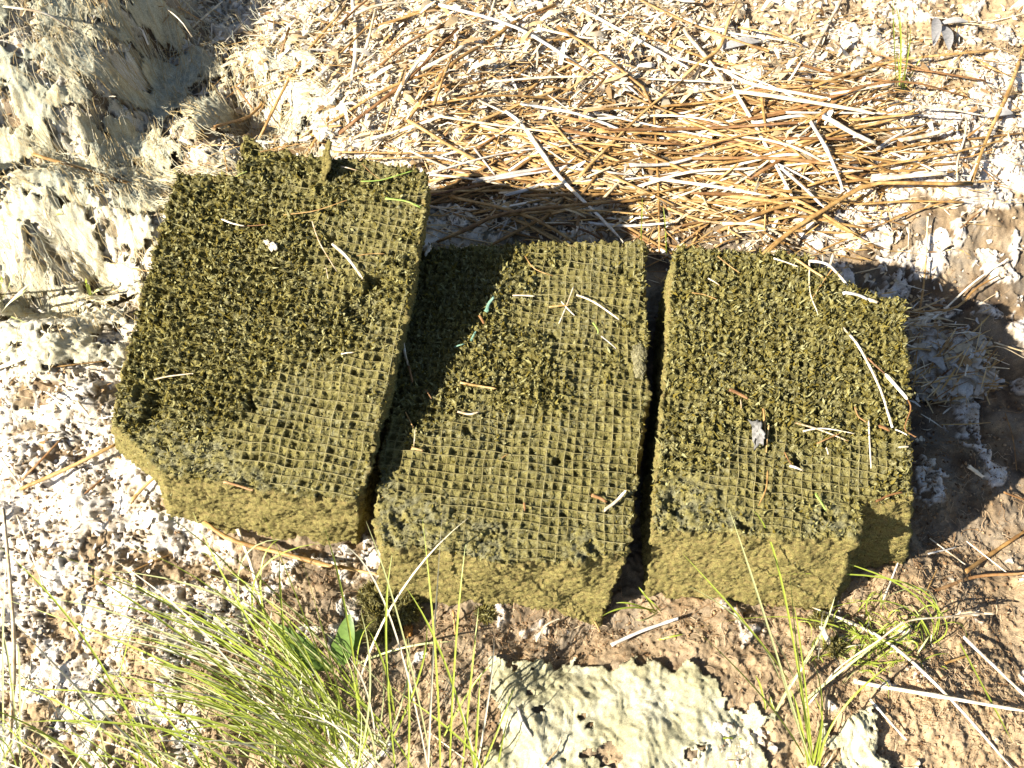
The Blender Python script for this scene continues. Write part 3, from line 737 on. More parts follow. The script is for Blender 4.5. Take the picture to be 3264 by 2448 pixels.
HAND = [
 (C2, 'golden', 30, [(165,185),(420,110),(750,0)]), (C2, 'pale', 44, [(500,465),(750,330),(930,160),(1000,0)]), (C2, 'golden', 38, [(420,790),(700,430),(950,270),(1160,120),(1390,30)]),
 (C2, 'pale', 34, [(1440,0),(1800,190),(2250,440)]), (C2, 'golden', 26, [(1400,170),(1700,370),(1985,600),(2030,800),(2055,1250),(2060,1640)]), (C2, 'pale', 24, [(940,555),(1500,520),(2212,545),(2530,560)]),
 (C2, 'white', 36, [(1070,720),(1200,840),(1400,1130),(1650,1380),(1830,1565)]), (C2, 'golden', 17, [(-60,985),(500,992),(860,990),(1400,1030),(1600,1060)]), (C2, 'golden', 28, [(870,985),(1200,1140),(1530,1320)]),
 (C2, 'golden', 30, [(580,1165),(850,1130),(1200,1160),(1700,1200)]), (C2, 'golden', 24, [(570,1240),(1000,1235),(1700,1235)]), (C2, 'golden', 34, [(620,1570),(850,1470),(1050,1385),(1500,1330),(2000,1290)]),
 (C2, 'golden', 28, [(1160,1270),(1500,1260),(1830,1255)]), (C2, 'golden', 15, [(570,1225),(900,1180),(1080,1165)]), (C2, 'brown', 20, [(680,1090),(1000,1140),(1250,1190)]), (C2, 'silver', 16, [(600,1010),(800,1060),(1010,1110)]),
 (C2, 'brown', 24, [(880,960),(1050,850),(1130,800)]), (C2, 'golden', 24, [(1130,790),(1450,900),(1850,1060),(2212,1120)]), (C2, 'golden', 26, [(1280,1450),(1430,1290)]), (C2, 'golden', 24, [(1340,760),(1500,950),(1590,1020)]),
 (C2, 'brown', 26, [(1380,740),(1600,795),(1800,860)]), (C2, 'golden', 28, [(1540,1140),(1800,880),(2000,690),(2212,520)]), (C2, 'golden', 22, [(1430,1120),(1700,950),(1900,830),(2100,800)]), (C2, 'golden', 18, [(1300,690),(1500,560),(1700,410)]),
 (C2, 'white', 24, [(1370,725),(1700,690),(2212,610),(2530,555)]), (C2, 'white', 24, [(890,650),(1060,730)]), (C2, 'pale', 11, [(230,60),(300,240)]), (C2, 'golden', 22, [(-60,400),(110,230),(250,90)]), (C2, 'pale', 42, [(70,-30),(95,300),(60,560)]),
 (C2, 'pale', 38, [(330,680),(400,540),(500,400)]), (C2, 'golden', 26, [(600,680),(640,560),(760,240)]), (C2, 'white', 10, [(560,1325),(700,1370),(880,1415),(1000,1415)]), (C2, 'silver', 18, [(1010,1550),(1090,1400),(1190,1190)]),
 (C2, 'pale', 34, [(190,900),(400,840),(660,750)]), (C2, 'white', 17, [(160,1030),(280,890),(400,770)]), (C2, 'golden', 15, [(160,1030),(400,1022),(620,1025)]), (C2, 'golden', 22, [(1620,1330),(1850,1170),(2040,1010)]),
 (C2, 'white', 22, [(1950,970),(2050,1110),(2212,1330)]), (C2, 'silver', 17, [(1900,900),(1960,1130)]), (C2, 'pale', 15, [(1140,310),(1430,505)]), (C2, 'white', 13, [(1210,310),(1700,490)]), (C2, 'pale', 13, [(1690,130),(2212,180)]),
 (C2, 'white', 19, [(840,400),(1250,520)]), (C2, 'brown', 26, [(1710,1410),(2050,1610)]), (C2, 'golden', 18, [(1010,780),(1250,830),(1480,970)]), (C2, 'silver', 20, [(860,960),(1000,1140)]),
 (C3, 'white', 40, [(0,190),(150,370),(285,550)]), (C3, 'pale', 34, [(320,560),(480,830),(620,1100),(740,1330)]), (C3, 'white', 28, [(1040,-20),(850,330),(650,680)]), (C3, 'golden', 32, [(0,500),(120,400),(240,310),(300,130),(350,20)]),
 (C3, 'golden', 28, [(840,560),(1100,470),(1400,390),(1750,350),(2090,320)]), (C3, 'pale', 46, [(340,590),(700,640),(1240,730)]), (C3, 'pale', 36, [(270,460),(470,550),(950,640)]), (C3, 'white', 52, [(910,750),(1100,860),(1250,930)]),
 (C3, 'golden', 28, [(730,930),(1050,850),(1400,760),(1540,690)]), (C3, 'golden', 34, [(2212,300),(2100,620),(2000,830),(1930,1000),(1870,1190)]), (C3, 'golden', 42, [(510,1659),(700,1500),(950,1340),(1180,1205),(1400,1185),(1870,1195)]),
 (C3, 'golden', 17, [(900,1620),(1200,1490),(1500,1370),(1830,1270)]), (C3, 'golden', 24, [(1200,1000),(1340,965),(1700,920),(2212,860)]), (C3, 'golden', 15, [(1330,980),(1850,985)]), (C3, 'white', 19, [(1350,990),(1560,1070),(1780,1180)]),
 (C3, 'silver', 34, [(830,790),(940,980),(1040,1220)]), (C3, 'golden', 15, [(580,1240),(880,1090),(1060,1000)]), (C3, 'golden', 24, [(800,1210),(1150,1100),(1700,1000),(2070,910)]), (C3, 'white', 52, [(1220,1160),(1700,1120)]),
 (C3, 'white', 44, [(1400,910),(1570,880),(1750,830)]), (C3, 'white', 17, [(180,860),(230,1090)]), (C3, 'golden', 28, [(510,620),(540,850)]), (C3, 'silver', 28, [(630,1080),(800,1230),(920,1350)]), (C3, 'brown', 16, [(420,1050),(500,1160),(540,1270),(580,1320)]),
 (C3, 'golden', 26, [(0,770),(200,850),(400,920),(600,980)]), (C3, 'silver', 17, [(340,740),(270,980),(240,1120)]), (C3, 'golden', 17, [(540,1300),(530,1500)]), (C3, 'pale', 20, [(1840,760),(1830,880),(1780,1050),(1780,1180)]),
 (C3, 'golden', 24, [(740,670),(940,770)]), (C3, 'golden', 18, [(860,560),(1200,590),(1530,690)]), (C3, 'white', 22, [(1530,690),(1740,710),(1950,750)]), (C3, 'golden', 22, [(330,1450),(560,1430),(760,1390)]), (C3, 'golden', 20, [(660,1520),(850,1400),(1050,1240)]),
 (C3, 'pale', 20, [(1575,1659),(1590,1400)]), (C3, 'brown', 14, [(1200,330),(1700,490)]), (C3, 'pale', 12, [(1600,110),(1950,140),(2212,90)]), (C3, 'silver', 26, [(1250,970),(1350,900),(1440,850)]), (C3, 'pale', 18, [(60,1240),(200,1320),(400,1370)]),
 (C3, 'golden', 20, [(280,640),(500,680),(700,700)]), (C3, 'white', 18, [(700,1000),(1000,990),(1260,980)]), (C3, 'golden', 18, [(850,720),(940,640)]), (C3, 'golden', 26, [(0,1180),(170,1160),(420,1200)]),
 (C1, 'golden', 32, [(210,1000),(520,1090),(780,1170),(1000,1230)]), (C1, 'pale', 24, [(1240,180),(1450,0)]), (C1, 'pale', 13, [(1040,130),(1220,280),(1300,390)]), (C1, 'pale', 11, [(1460,270),(1560,160),(1750,0)]), (C1, 'golden', 15, [(1600,590),(1800,530),(2050,460)]),
 (C1, 'golden', 18, [(1450,980),(1480,1140)]), (C1, 'brown', 20, [(1530,560),(1640,710)]), (C1, 'pale', 48, [(2020,540),(2212,350)]), (C1, 'golden', 34, [(1940,890),(2050,830),(2212,815)]), (C1, 'golden', 14, [(1150,40),(1330,150)]), (C1, 'golden', 18, [(1300,300),(1370,265)]),
 (C1, 'pale', 20, [(0,240),(180,170)]), (C1, 'white', 22, [(20,40),(300,90),(520,230)]),
 (C4, 'golden', 34, [(130,1510),(450,1370),(770,1210)]), (C4, 'golden', 26, [(840,1600),(940,1490),(1030,1410)]), (C4, 'pale', 32, [(0,720),(140,670),(280,610)]), (C4, 'silver', 20, [(300,880),(430,970)]), (C4, 'white', 24, [(770,175),(880,50)]),
 (C4, 'white', 28, [(0,350),(150,430),(300,500)]), (C4, 'pale', 14, [(0,1300),(130,1490)]), (C4, 'brown', 20, [(140,1450),(280,1310),(400,1180)]), (C4, 'golden', 13, [(340,720),(680,680)]), (C4, 'golden', 13, [(860,80),(990,105)]), (C4, 'pale', 26, [(340,480),(580,400)]),
 (C4, 'pale', 22, [(500,940),(580,1040)]), (C4, 'brown', 18, [(550,1540),(680,1430)]),
 (C7, 'golden', 38, [(1320,65),(1500,180),(1800,260),(2212,370)]), (C7, 'pale', 26, [(1540,110),(1620,320),(1700,600)]), (C7, 'white', 14, [(110,20),(280,470)]), (C7, 'golden', 12, [(840,390),(1090,280)]),
 (C9, 'white', 24, [(840,620),(1290,820),(1700,1180),(2150,1680)]), (C9, 'pale', 28, [(1110,1100),(1640,1190),(2212,1290)]), (C9, 'white', 24, [(1820,810),(2250,1220)]), (C9, 'brown', 26, [(1640,510),(1900,420),(2212,400)]), (C9, 'golden', 32, [(1830,390),(2000,270),(2212,130)]),
 (C9, 'pale', 10, [(1600,170),(1830,340)]), (C9, 'pale', 10, [(1840,190),(2110,400)]), (C9, 'silver', 14, [(1590,270),(1770,230)]), (C9, 'golden', 12, [(1570,540),(1650,370)]), (C9, 'white', 18, [(1210,1210),(1450,1480)]), (C9, 'pale', 40, [(900,740),(950,850)]),
 (C9, 'golden', 18, [(1700,980),(1850,930)]), (C9, 'white', 14, [(1300,570),(1395,330)]), (C9, 'brown', 13, [(1120,310),(1395,325)]),
 (C8, 'silver', 26, [(1750,860),(1950,770),(2180,690)]), (C8, 'white', 15, [(1290,1659),(1390,1550),(1425,1460)]), (C8, 'white', 14, [(1260,840),(1320,740),(1410,690)]), (C8, 'golden', 18, [(725,640),(740,790)]), (C8, 'golden', 26, [(-20,350),(110,380),(230,405)]),
 (C8, 'silver', 22, [(1140,1260),(1180,1370),(1240,1460)]), (C8, 'golden', 14, [(1625,680),(1680,780)]), (C8, 'pale', 10, [(560,1420),(800,1600)]),
 (C6, 'golden', 22, [(1350,370),(1750,340),(1900,210),(2040,130)]), (C6, 'pale', 16, [(1640,400),(1900,160),(2110,20)]), (C6, 'golden', 20, [(1530,390),(1560,200),(1580,0)]), (C6, 'pale', 16, [(2020,560),(2212,620)]), (C6, 'pale', 10, [(1840,580),(2060,590),(2212,660)]),
 (C6, 'golden', 10, [(2090,1020),(2140,1180),(2165,1390)]), (C6, 'brown', 18, [(2080,1530),(2212,1580)]), (C6, 'pale', 34, [(1850,1360),(1950,1435)]),
]
for c, kind, wd, pts in HAND:
    pp = px(c, pts); wpx = wd * c[2]
    P = on_ground(pp, wpx, rng.uniform(0.002, 0.008) + min(wd, 50) / 50 * rng.uniform(0.006, 0.024))
    u, v = np.mean([p[0] for p in pp]), np.mean([p[1] for p in pp])
    o, path, r = straw(P, wpx, kind)
    describe(u, v, path, r, COLWORD[kind], 'straw', o)

# straws of the pile that are not followed one by one in the photograph
def blocked(x, y, m=0.0):
    r = np.zeros(np.shape(x), bool)
    for B in BLOCKS: r |= poly_dist(np.asarray(x), np.asarray(y), B.poly) > -m
    return r

PILE = [(2300, 540, 420, 180, 46, 0), (1800, 560, 380, 150, 24, 3), (2550, 420, 320, 130, 16, -5), (1300, 200, 350, 200, 8, 55), (2000, 150, 500, 130, 8, -20)]
for u0, v0, su, sv, cnt, deg in PILE:
    k = 0
    while k < cnt:
        u, v = rng.normal(u0, su * .6), rng.normal(v0, sv * .6)
        if not (0 < u < 3264 and 0 < v < 780): continue
        L = rng.uniform(0.09, 0.28); a = R(rng.normal(deg, 17)); c = G(u, v)
        if blocked(c[0], c[1], 0.02): continue
        dx = np.array([math.cos(a), math.sin(a)]) * L / 2; bow = np.array([-math.sin(a), math.cos(a)]) * rng.normal(0, 0.035) * L
        pts = [c[:2] - dx, c[:2] + bow, c[:2] + dx]
        if any(blocked(p[0], p[1], 0.01) for p in pts): continue
        wpx = rng.uniform(9, 18)
        P = np.array([[p[0], p[1], H(p[0], p[1]) + wpx / 5600 + rng.uniform(0.006, 0.022)] for p in pts])
        path = smooth_path(P, 20); P[:, 2] += max(0, float((H(path[:, 0], path[:, 1]) - path[:, 2]).max())) * .5
        kind = rng.choice(['golden', 'golden', 'golden', 'pale', 'pale', 'silver', 'brown'])
        o, path, r = straw(P, wpx, kind, n=9)
        describe(u, v, path, r, COLWORD[kind], 'straw', o); k += 1

finish_labels()

# scraps lying on the blocks: block, crop, kind, width, points, name, category, label
SCRAPS = [
 (0, CD, 'white', 26, [(20,880),(120,920),(230,945)], 'straw', 'straw', 'bleached straw scrap near the back end of the tallest block'),
 (0, CD, 'brown', 14, [(230,945),(330,940),(440,930)], 'twig', 'twig', 'fine brown twig touching the bleached scrap on the tallest block'),
 (0, CD, 'golden', 14, [(600,840),(900,800),(1200,700)], 'dry_stalk', 'stalk', 'bowed tan grass stem lying below the flap of the tallest block'),
 (0, CD, 'white', 17, [(870,900),(940,1100),(1100,1370)], 'straw', 'straw', 'long thin white straw lying on the tallest block'),
 (0, CD, 'pale', 42, [(1060,1110),(1200,1240),(1350,1440)], 'straw', 'straw', 'wide split straw with a frayed end on the tallest block'),
 (0, CD, 'greenstem', 30, [(1560,685),(1750,710),(1890,770)], 'loose_grass', 'loose grass', 'pale green blade near the long edge of the tallest block'),
 (0, CD, 'greenstem', 18, [(1330,525),(1500,515),(1650,475),(1830,420)], 'loose_grass', 'loose grass', 'curved green blade at the back edge of the tallest block'),
 (0, CD, 'golden', 12, [(1290,1225),(1420,1205),(1550,1205)], 'straw', 'straw', 'short thin tan straw on the middle of the tallest block'),
 (0, CD, 'white', 10, [(1000,1330),(1020,1440)], 'straw', 'straw', 'tiny white straw beside the wide split straw'),
 (0, CD, 'golden', 14, [(380,250),(600,200),(820,165)], 'straw', 'straw', 'yellow straw resting against the stepped back edge'),
 (0, CD, 'greenstem', 10, [(150,480),(260,430)], 'loose_grass', 'loose grass', 'tiny green blade at the step of the tallest block'),
 (0, CD, 'golden', 10, [(1340,360),(1420,440),(1530,520)], 'straw', 'straw', 'thin tan straw crossing the curved green blade'),
 (0, CD, 'white', 18, [(1140,385),(1280,420)], 'straw', 'straw', 'short white straw in the shade of the flap'),
 (0, C5, 'white', 14, [(0,635),(75,625)], 'straw', 'straw', 'small white straw at the long edge of the tallest block'),
 (0, C4, 'pale', 14, [(1000,800),(1090,780),(1250,760)], 'straw', 'straw', 'pale straw at the outer edge of the tallest block'),
 (0, C4, 'brown', 24, [(1450,1460),(1550,1490),(1640,1520)], 'twig', 'twig', 'brown bark-like twig on the front edge of the tallest block'),
 (1, C5, 'white', 26, [(395,470),(410,620),(435,710)], 'straw', 'straw', 'bright white straw in the shaded strip of the middle block'),
 (1, C5, 'brown', 22, [(436,712),(450,770),(462,820)], 'twig', 'twig', 'brown twig below the bright white straw in shade'),
 (1, C5, 'pale', 16, [(1110,255),(1250,260)], 'straw', 'straw', 'short tan straw near the back of the middle block'),
 (1, C5, 'golden', 20, [(1345,330),(1470,320)], 'straw', 'straw', 'short golden straw under the crossed white straws'),
 (1, C5, 'white', 14, [(1505,200),(1460,320),(1410,440)], 'straw', 'straw', 'white straw crossing another on the middle block'),
 (1, C5, 'white', 13, [(1425,295),(1470,345),(1510,385)], 'straw', 'straw', 'short white straw crossed by a longer one'),
 (1, C5, 'white', 20, [(1525,250),(1640,300),(1800,410)], 'straw', 'straw', 'bowed white straw near the back of the middle block'),
 (1, C5, 'teal', 34, [(940,360),(955,310),(990,265)], 'leaf_scrap', 'leaf', 'pale teal leaf scrap at the shadow edge of the middle block'),
 (1, C5, 'teal', 22, [(840,550),(870,490)], 'leaf_scrap', 'leaf', 'small teal leaf scrap in the shade of the middle block'),
 (1, C5, 'teal', 16, [(735,588),(800,570)], 'leaf_scrap', 'leaf', 'sliver of teal leaf in the shaded strip'),
 (1, C5, 'brown', 26, [(895,385),(925,440)], 'bark_chip', 'bark chip', 'reddish bark chip in the shade of the middle block'),
 (1, C5, 'golden', 24, [(770,820),(880,840),(1005,860)], 'straw', 'straw', 'thick tan straw piece across the shadow edge'),
 (1, C5, 'white', 22, [(755,1008),(830,1025),(890,1010)], 'straw', 'straw', 'white curved splinter below the thick tan straw'),
 (1, C5, 'white', 9, [(480,1120),(470,1230)], 'straw', 'straw', 'hair-thin white straw at the shadow edge'),
 (1, C5, 'golden', 24, [(455,1245),(530,1262)], 'bark_chip', 'bark chip', 'pinkish bark chip under the hair-thin white straw'),
 (1, C5, 'greenstem', 17, [(1630,430),(1660,475),(1665,505)], 'loose_grass', 'loose grass', 'pale green hooked blade on the middle block'),
 (1, C5, 'white', 30, [(1700,1650),(1780,1590),(1840,1525)], 'leaf_scrap', 'leaf', 'white dry leaf near the front of the middle block'),
 (1, C5, 'brown', 34, [(1620,1548),(1680,1570),(1720,1595)], 'bark_chip', 'bark chip', 'dark striped bark chip beside the white dry leaf'),
 (1, C5, 'golden', 11, [(1190,0),(1250,80),(1370,130)], 'dry_stalk', 'stalk', 'fine bent grass stem at the back edge of the middle block'),
 (1, C5, 'silver', 12, [(1685,520),(1780,600)], 'straw', 'straw', 'grey splinter on the sunny side of the middle block'),
 (1, C5, 'golden', 10, [(1040,1310),(1085,1280)], 'straw', 'straw', 'tiny straw on the netting of the middle block'),
 (1, C5, 'brown', 22, [(1185,1600),(1190,1650)], 'bark_chip', 'bark chip', 'small red bark chip near the front of the middle block'),
 (1, C5, 'golden', 12, [(415,1010),(465,1110)], 'straw', 'straw', 'dim thin straw in the shaded strip'),
 (1, C5, 'brown', 12, [(545,865),(585,925)], 'twig', 'twig', 'dim short twig in the shaded strip'),
 (2, C6, 'pale', 16, [(590,15),(670,40),(750,70)], 'straw', 'straw', 'short yellowish straw at the back edge of the notched block'),
 (2, C6, 'golden', 28, [(730,15),(820,80),(910,135)], 'straw', 'straw', 'tan straw beside the arched white one on the notched block'),
 (2, C6, 'white', 28, [(820,30),(930,50),(1000,110),(1070,190)], 'straw', 'straw', 'thick white straw bent over the back corner of the notched block'),
 (2, C6, 'pale', 15, [(822,40),(825,230),(880,380)], 'dry_stalk', 'stalk', 'thin pale stem hanging from the bent white straw'),
 (2, C6, 'golden', 15, [(980,70),(910,170),(830,290)], 'straw', 'straw', 'thin tan straw slanting under the bent white straw'),
 (2, C6, 'golden', 12, [(60,238),(140,250),(220,280)], 'straw', 'straw', 'short yellow straw by the shaded corner of the notched block'),
 (2, C6, 'white', 14, [(165,145),(240,190)], 'straw', 'straw', 'tiny white straw over the hole in the shaded corner'),
 (2, C6, 'white', 24, [(1045,465),(1150,600),(1280,860),(1330,1020),(1360,1110)], 'straw', 'straw', 'longest white straw along the outer side of the notched block'),
 (2, C6, 'brown', 18, [(1200,660),(1250,710),(1315,765)], 'twig', 'twig', 'thin brown stalk leading into the swollen pale stem'),
 (2, C6, 'pale', 38, [(1315,765),(1390,850),(1460,930)], 'dry_stalk', 'stalk', 'swollen pale sheath at the outer edge of the notched block'),
 (2, C6, 'brown', 14, [(1460,930),(1478,990),(1440,1120),(1510,1170)], 'twig', 'twig', 'crooked brown stalk hanging off the outer edge'),
 (2, C6, 'golden', 20, [(525,990),(530,1080),(535,1160)], 'straw', 'straw', 'golden straw standing on the grey wood chip'),
 (2, C6, 'golden', 14, [(560,1090),(548,1180),(542,1275)], 'straw', 'straw', 'thin straw beside the grey wood chip'),
 (2, C6, 'golden', 15, [(552,1390),(540,1510),(490,1620)], 'straw', 'straw', 'hooked tan straw near the front of the notched block'),
 (2, C6, 'white', 17, [(730,1080),(900,1130),(1075,1200)], 'straw', 'straw', 'white straw crossing a bowed tan one on the notched block'),
 (2, C6, 'pale', 13, [(780,1135),(870,1118),(960,1122),(1110,1150)], 'dry_stalk', 'stalk', 'bowed tan stem under the crossing white straw'),
 (2, C6, 'brown', 12, [(870,1215),(1020,1150)], 'twig', 'twig', 'thin brown twig below the crossed straws'),
 (2, C6, 'pale', 15, [(1205,1060),(1212,1220),(1222,1380)], 'straw', 'straw', 'straight pale straw lying lengthwise near the outer edge'),
 (2, C6, 'brown', 34, [(1270,1100),(1340,1130)], 'bark_chip', 'bark chip', 'pinkish bark chip at the foot of the longest white straw'),
 (2, C6, 'white', 14, [(1380,1125),(1455,1160)], 'straw', 'straw', 'short white straw at the outer edge'),
 (2, C6, 'brown', 34, [(310,865),(370,895),(420,922)], 'bark_chip', 'bark chip', 'curled reddish bark chip on the middle of the notched block'),
 (2, C6, 'white', 9, [(375,930),(380,990)], 'straw', 'straw', 'hair-thin white straw below the curled bark chip'),
 (2, C6, 'white', 22, [(700,1360),(780,1390)], 'straw', 'straw', 'short white straw below the hole near the front'),
 (2, C6, 'brown', 12, [(660,1270),(690,1330),(715,1360)], 'twig', 'twig', 'dark thin twig above the short white straw'),
 (2, C6, 'greenstem', 22, [(860,1540),(900,1600),(930,1650)], 'loose_grass', 'loose grass', 'yellow-green blade scrap near the notch'),
 (2, C6, 'white', 16, [(930,1240),(945,1290)], 'straw', 'straw', 'white chip beside the yellow netting'),
 (2, C6, 'brown', 15, [(1115,980),(1140,1040),(1190,1075)], 'twig', 'twig', 'curled brown twig above the lengthwise pale straw'),
 (2, C6, 'white', 13, [(905,-10),(908,50)], 'straw', 'straw', 'short white stub beside the bent white straw'),
 (2, C6, 'white', 30, [(975,-10),(962,40),(945,75)], 'straw', 'straw', 'forked white stub at the top of the bent straw'),
 (2, C6, 'golden', 12, [(225,0),(300,60),(370,110)], 'dry_stalk', 'stalk', 'fine tan stem at the back edge of the notched block'),
 (2, C6, 'silver', 36, [(1040,235),(1130,250),(1200,280)], 'bark_chip', 'bark chip', 'curled grey bark strip on the back brim of the notched block'),
 (2, C6, 'pale', 40, [(1210,285),(1262,300)], 'bark_chip', 'bark chip', 'square pale chip on the back brim of the notched block'),
 (2, C6, 'white', 20, [(1400,1240),(1465,1235)], 'straw', 'straw', 'small white flake-like straw near the notch brim'),
 (2, C6, 'brown', 20, [(1255,1590),(1340,1550),(1420,1530)], 'twig', 'twig', 'dark twig along the brim above the notch'),
]
for bi, c, kind, wd, pts, nm, cat, lab in SCRAPS:
    B = BLOCKS[bi]; wpx = 0.78 * wd * c[2]
    P = np.array([Tp(B, u, v, 0.0045 + wpx / 6500 + 0.003 * rng.random()) for u, v in px(c, pts)])
    if len(P) == 2: P = np.array([P[0], (P[0] + P[1]) / 2 + [0, 0, .0008], P[1]])
    o, path, r = straw(P, wpx, kind, name=nm, flat=0.35 if nm in ('leaf_scrap', 'bark_chip', 'loose_grass') else 0.7, nodes=False)
    tag(o, lab, cat, 'dry scraps lying on the blocks')

def patch(name, mat, pts3, label, cat, group=None, thick=0.0015, n=9, curl=0.0015, seed=1, parent=None):
    """a small curled plate through an outline of 3-D points (leaf, chip, flake)"""
    P0 = np.array(pts3); c = P0.mean(0); rings = 5; r0 = np.random.default_rng(seed + 50)
    P = np.concatenate([[P0[q] + (P0[(q + 1) % len(P0)] - P0[q]) * f for f in (0, .33, .66)] for q in range(len(P0))])
    P = c + (P - c) * r0.uniform(.72, 1.12, (len(P), 1)); k = len(P)
    V = [c + [0, 0, curl]]
    r_ = np.random.default_rng(seed)
    for q in range(1, rings):
        f = q / (rings - 1)
        for j in range(k):
            V.append(c + (P[j] - c) * f + [0, 0, curl * (1 - f * f)] + r_.normal(0, 0.0006, 3))
    F3 = np.array([[0, 1 + j, 1 + (j + 1) % k] for j in range(k)])
    F4 = np.array([[1 + (q - 1) * k + j, 1 + q * k + j, 1 + q * k + (j + 1) % k, 1 + (q - 1) * k + (j + 1) % k] for q in range(1, rings - 1) for j in range(k)])
    o = mk(name, np.array(V), [F3, F4], mat, parent)
    s = o.modifiers.new('thickness', 'SOLIDIFY'); s.thickness = thick
    return tag(o, label, cat, group)

patch('wood_chip', M['chip'], [Tp(block3, u, v, .006 + dz) for (u, v), dz in zip(px(C6, [(430,1065),(470,1050),(512,1075),(520,1120),(545,1165),(520,1215),(470,1255),(448,1170)]), (0, .003, .004, .008, .006, .004, .001, 0))], 'grey split wood chip lying on the notched block', 'wood chip', thick=.002, curl=-.001)
patch('crust_flake', M['white'], [Tp(block1, u, v, .006) for u, v in px(CD, [(400,1070),(450,1085),(540,1120),(545,1165),(505,1195),(470,1150),(430,1110)])], 'small white flake on the tallest block', 'flake', seed=3)
patch('crust_flake', M['white'], [Tp(block2, u, v, .008) for u, v in px(CD, [(1925,1190),(1960,1125),(1990,1130),(1985,1165),(1945,1225),(1930,1220)])], 'white flake in the shade at the back of the middle block', 'flake', seed=4)
patch('gap_leaf', M['leaf'], [W(u, v, z) for u, v, z in [(1210, 1300, .10), (1255, 1240, .115), (1272, 1225, .12), (1262, 1300, .11), (1245, 1370, .095), (1225, 1400, .08)]], 'dim green leaf in the gap between the tallest and middle blocks', 'leaf', seed=6)

# ------------------------------------------------------------------ loose litter, rootlets, fibres
def scatter(n, wfun):
    """ground positions with a density that follows the photograph's litter"""
    out = []
    while sum(len(o) for o in out) < n:
        u = rng.uniform(-150, 3414, n); v = rng.uniform(-150, 2600, n)
        k = rng.random(n) < wfun(u, v)
        p = W(u[k], v[k], 0.01); p = p[~blocked(p[:, 0], p[:, 1], 0.004)]
        out.append(p)
    p = np.concatenate(out)[:n]; p[:, 2] = H(p[:, 0], p[:, 1]); return p

def blobs(u, v, L):
    d = np.zeros_like(u)
    for a, b, ra, rb, k in L: d = np.maximum(d, k * np.exp(-0.5 * (((u - a) / ra) ** 2 + ((v - b) / rb) ** 2)))
    return d

def flakes(p, ln, wd, lift, tilt=0.35, ang=None, bend=0.4):
    k = len(p); a = rng.uniform(0, 2 * np.pi, k) if ang is None else ang
    d = np.stack([np.cos(a), np.sin(a), rng.normal(0, tilt, k)], -1); d /= np.linalg.norm(d, axis=1, keepdims=True)
    s = np.stack([-np.sin(a), np.cos(a), rng.normal(0, tilt * 1.2, k)], -1)
    ln = ln[:, None]; wd = wd[:, None]
    c = p + np.array([0, 0, 1]) * (lift[:, None] + np.abs(d[:, 2:3]) * ln * 0.35)
    up = np.cross(d, s); up *= np.sign(up[:, 2:3])
    b = rng.normal(0, bend, (k, 1)) * ln * 0.3
    jit = lambda: 1 + rng.normal(0, 0.35, (k, 1))
    V = np.stack([c - d * ln / 2 - s * wd * .25 * jit(), c - d * ln / 2 + s * wd * .25 * jit(), c - s * wd * .5 * jit() + up * b, c + s * wd * .5 * jit() + up * b, c + d * ln / 2 - s * wd * .2 * jit(), c + d * ln / 2 + s * wd * .2 * jit()], 1).reshape(-1, 3)
    i = np.arange(k)[:, None] * 6
    F = np.concatenate([i + np.array([[0, 1, 3, 2]]), i + np.array([[2, 3, 5, 4]])])
    return V, F

LIT = [(1250, 150, 380, 190, 1.0), (1850, 150, 420, 170, .85), (1300, 380, 200, 90, .8), (2000, 480, 450, 140, .30), (2500, 480, 320, 140, .25), (150, 120, 260, 120, .55), (150, 400, 180, 150, .25), (2600, 120, 350, 120, .30), (3000, 280, 250, 200, .22),
       (300, 1080, 200, 150, .12), (120, 1250, 150, 100, .10), (1900, 680, 400, 70, .5), (2500, 760, 250, 60, .35), (3000, 520, 250, 60, .3), (2900, 1100, 90, 150, .3)]
p = scatter(15000, lambda u, v: blobs(u, v, LIT))
k = len(p)
V, F = flakes(p, 0.004 + 0.015 * rng.random(k) ** 2.2, 0.0016 + 0.0042 * rng.random(k) ** 2, rng.uniform(0, 0.006, k))
tag(mk('dry_litter', V, F, M['litter'], smooth=False), 'loose chaff, flakes and leaf scraps', None, None, 'stuff')

SB = [(2300, 540, 420, 140, 1.0), (1750, 560, 330, 120, .9), (1450, 300, 350, 200, .45), (2500, 380, 300, 140, .6), (800, 330, 120, 150, .5), (400, 80, 300, 80, .3), (2900, 1080, 120, 90, .5), (3000, 400, 250, 120, .25)]
p = scatter(3200, lambda u, v: blobs(u, v, SB)); k = len(p)
ang = rng.normal(0.05, 0.5, k) + np.where(p[:, 0] < -0.12, 0.7, 0) * (rng.random(k) < .6)
V, F = flakes(p, 0.015 + 0.05 * rng.random(k) ** 1.6, 0.0008 + 0.0018 * rng.random(k), rng.uniform(0.001, 0.012, k), 0.10, ang, 0.12)
straw_mat = island_material('straw_scraps', [(0.12, 0.055, 0.02), (0.30, 0.17, 0.06), (0.44, 0.28, 0.10), (0.58, 0.44, 0.24), (0.64, 0.58, 0.46)], 0.7, 0.25, 0.1, 0.2)
tag(mk('straw_scraps', V, F, straw_mat, smooth=False), 'fine broken straw between the larger straws', None, None, 'stuff')

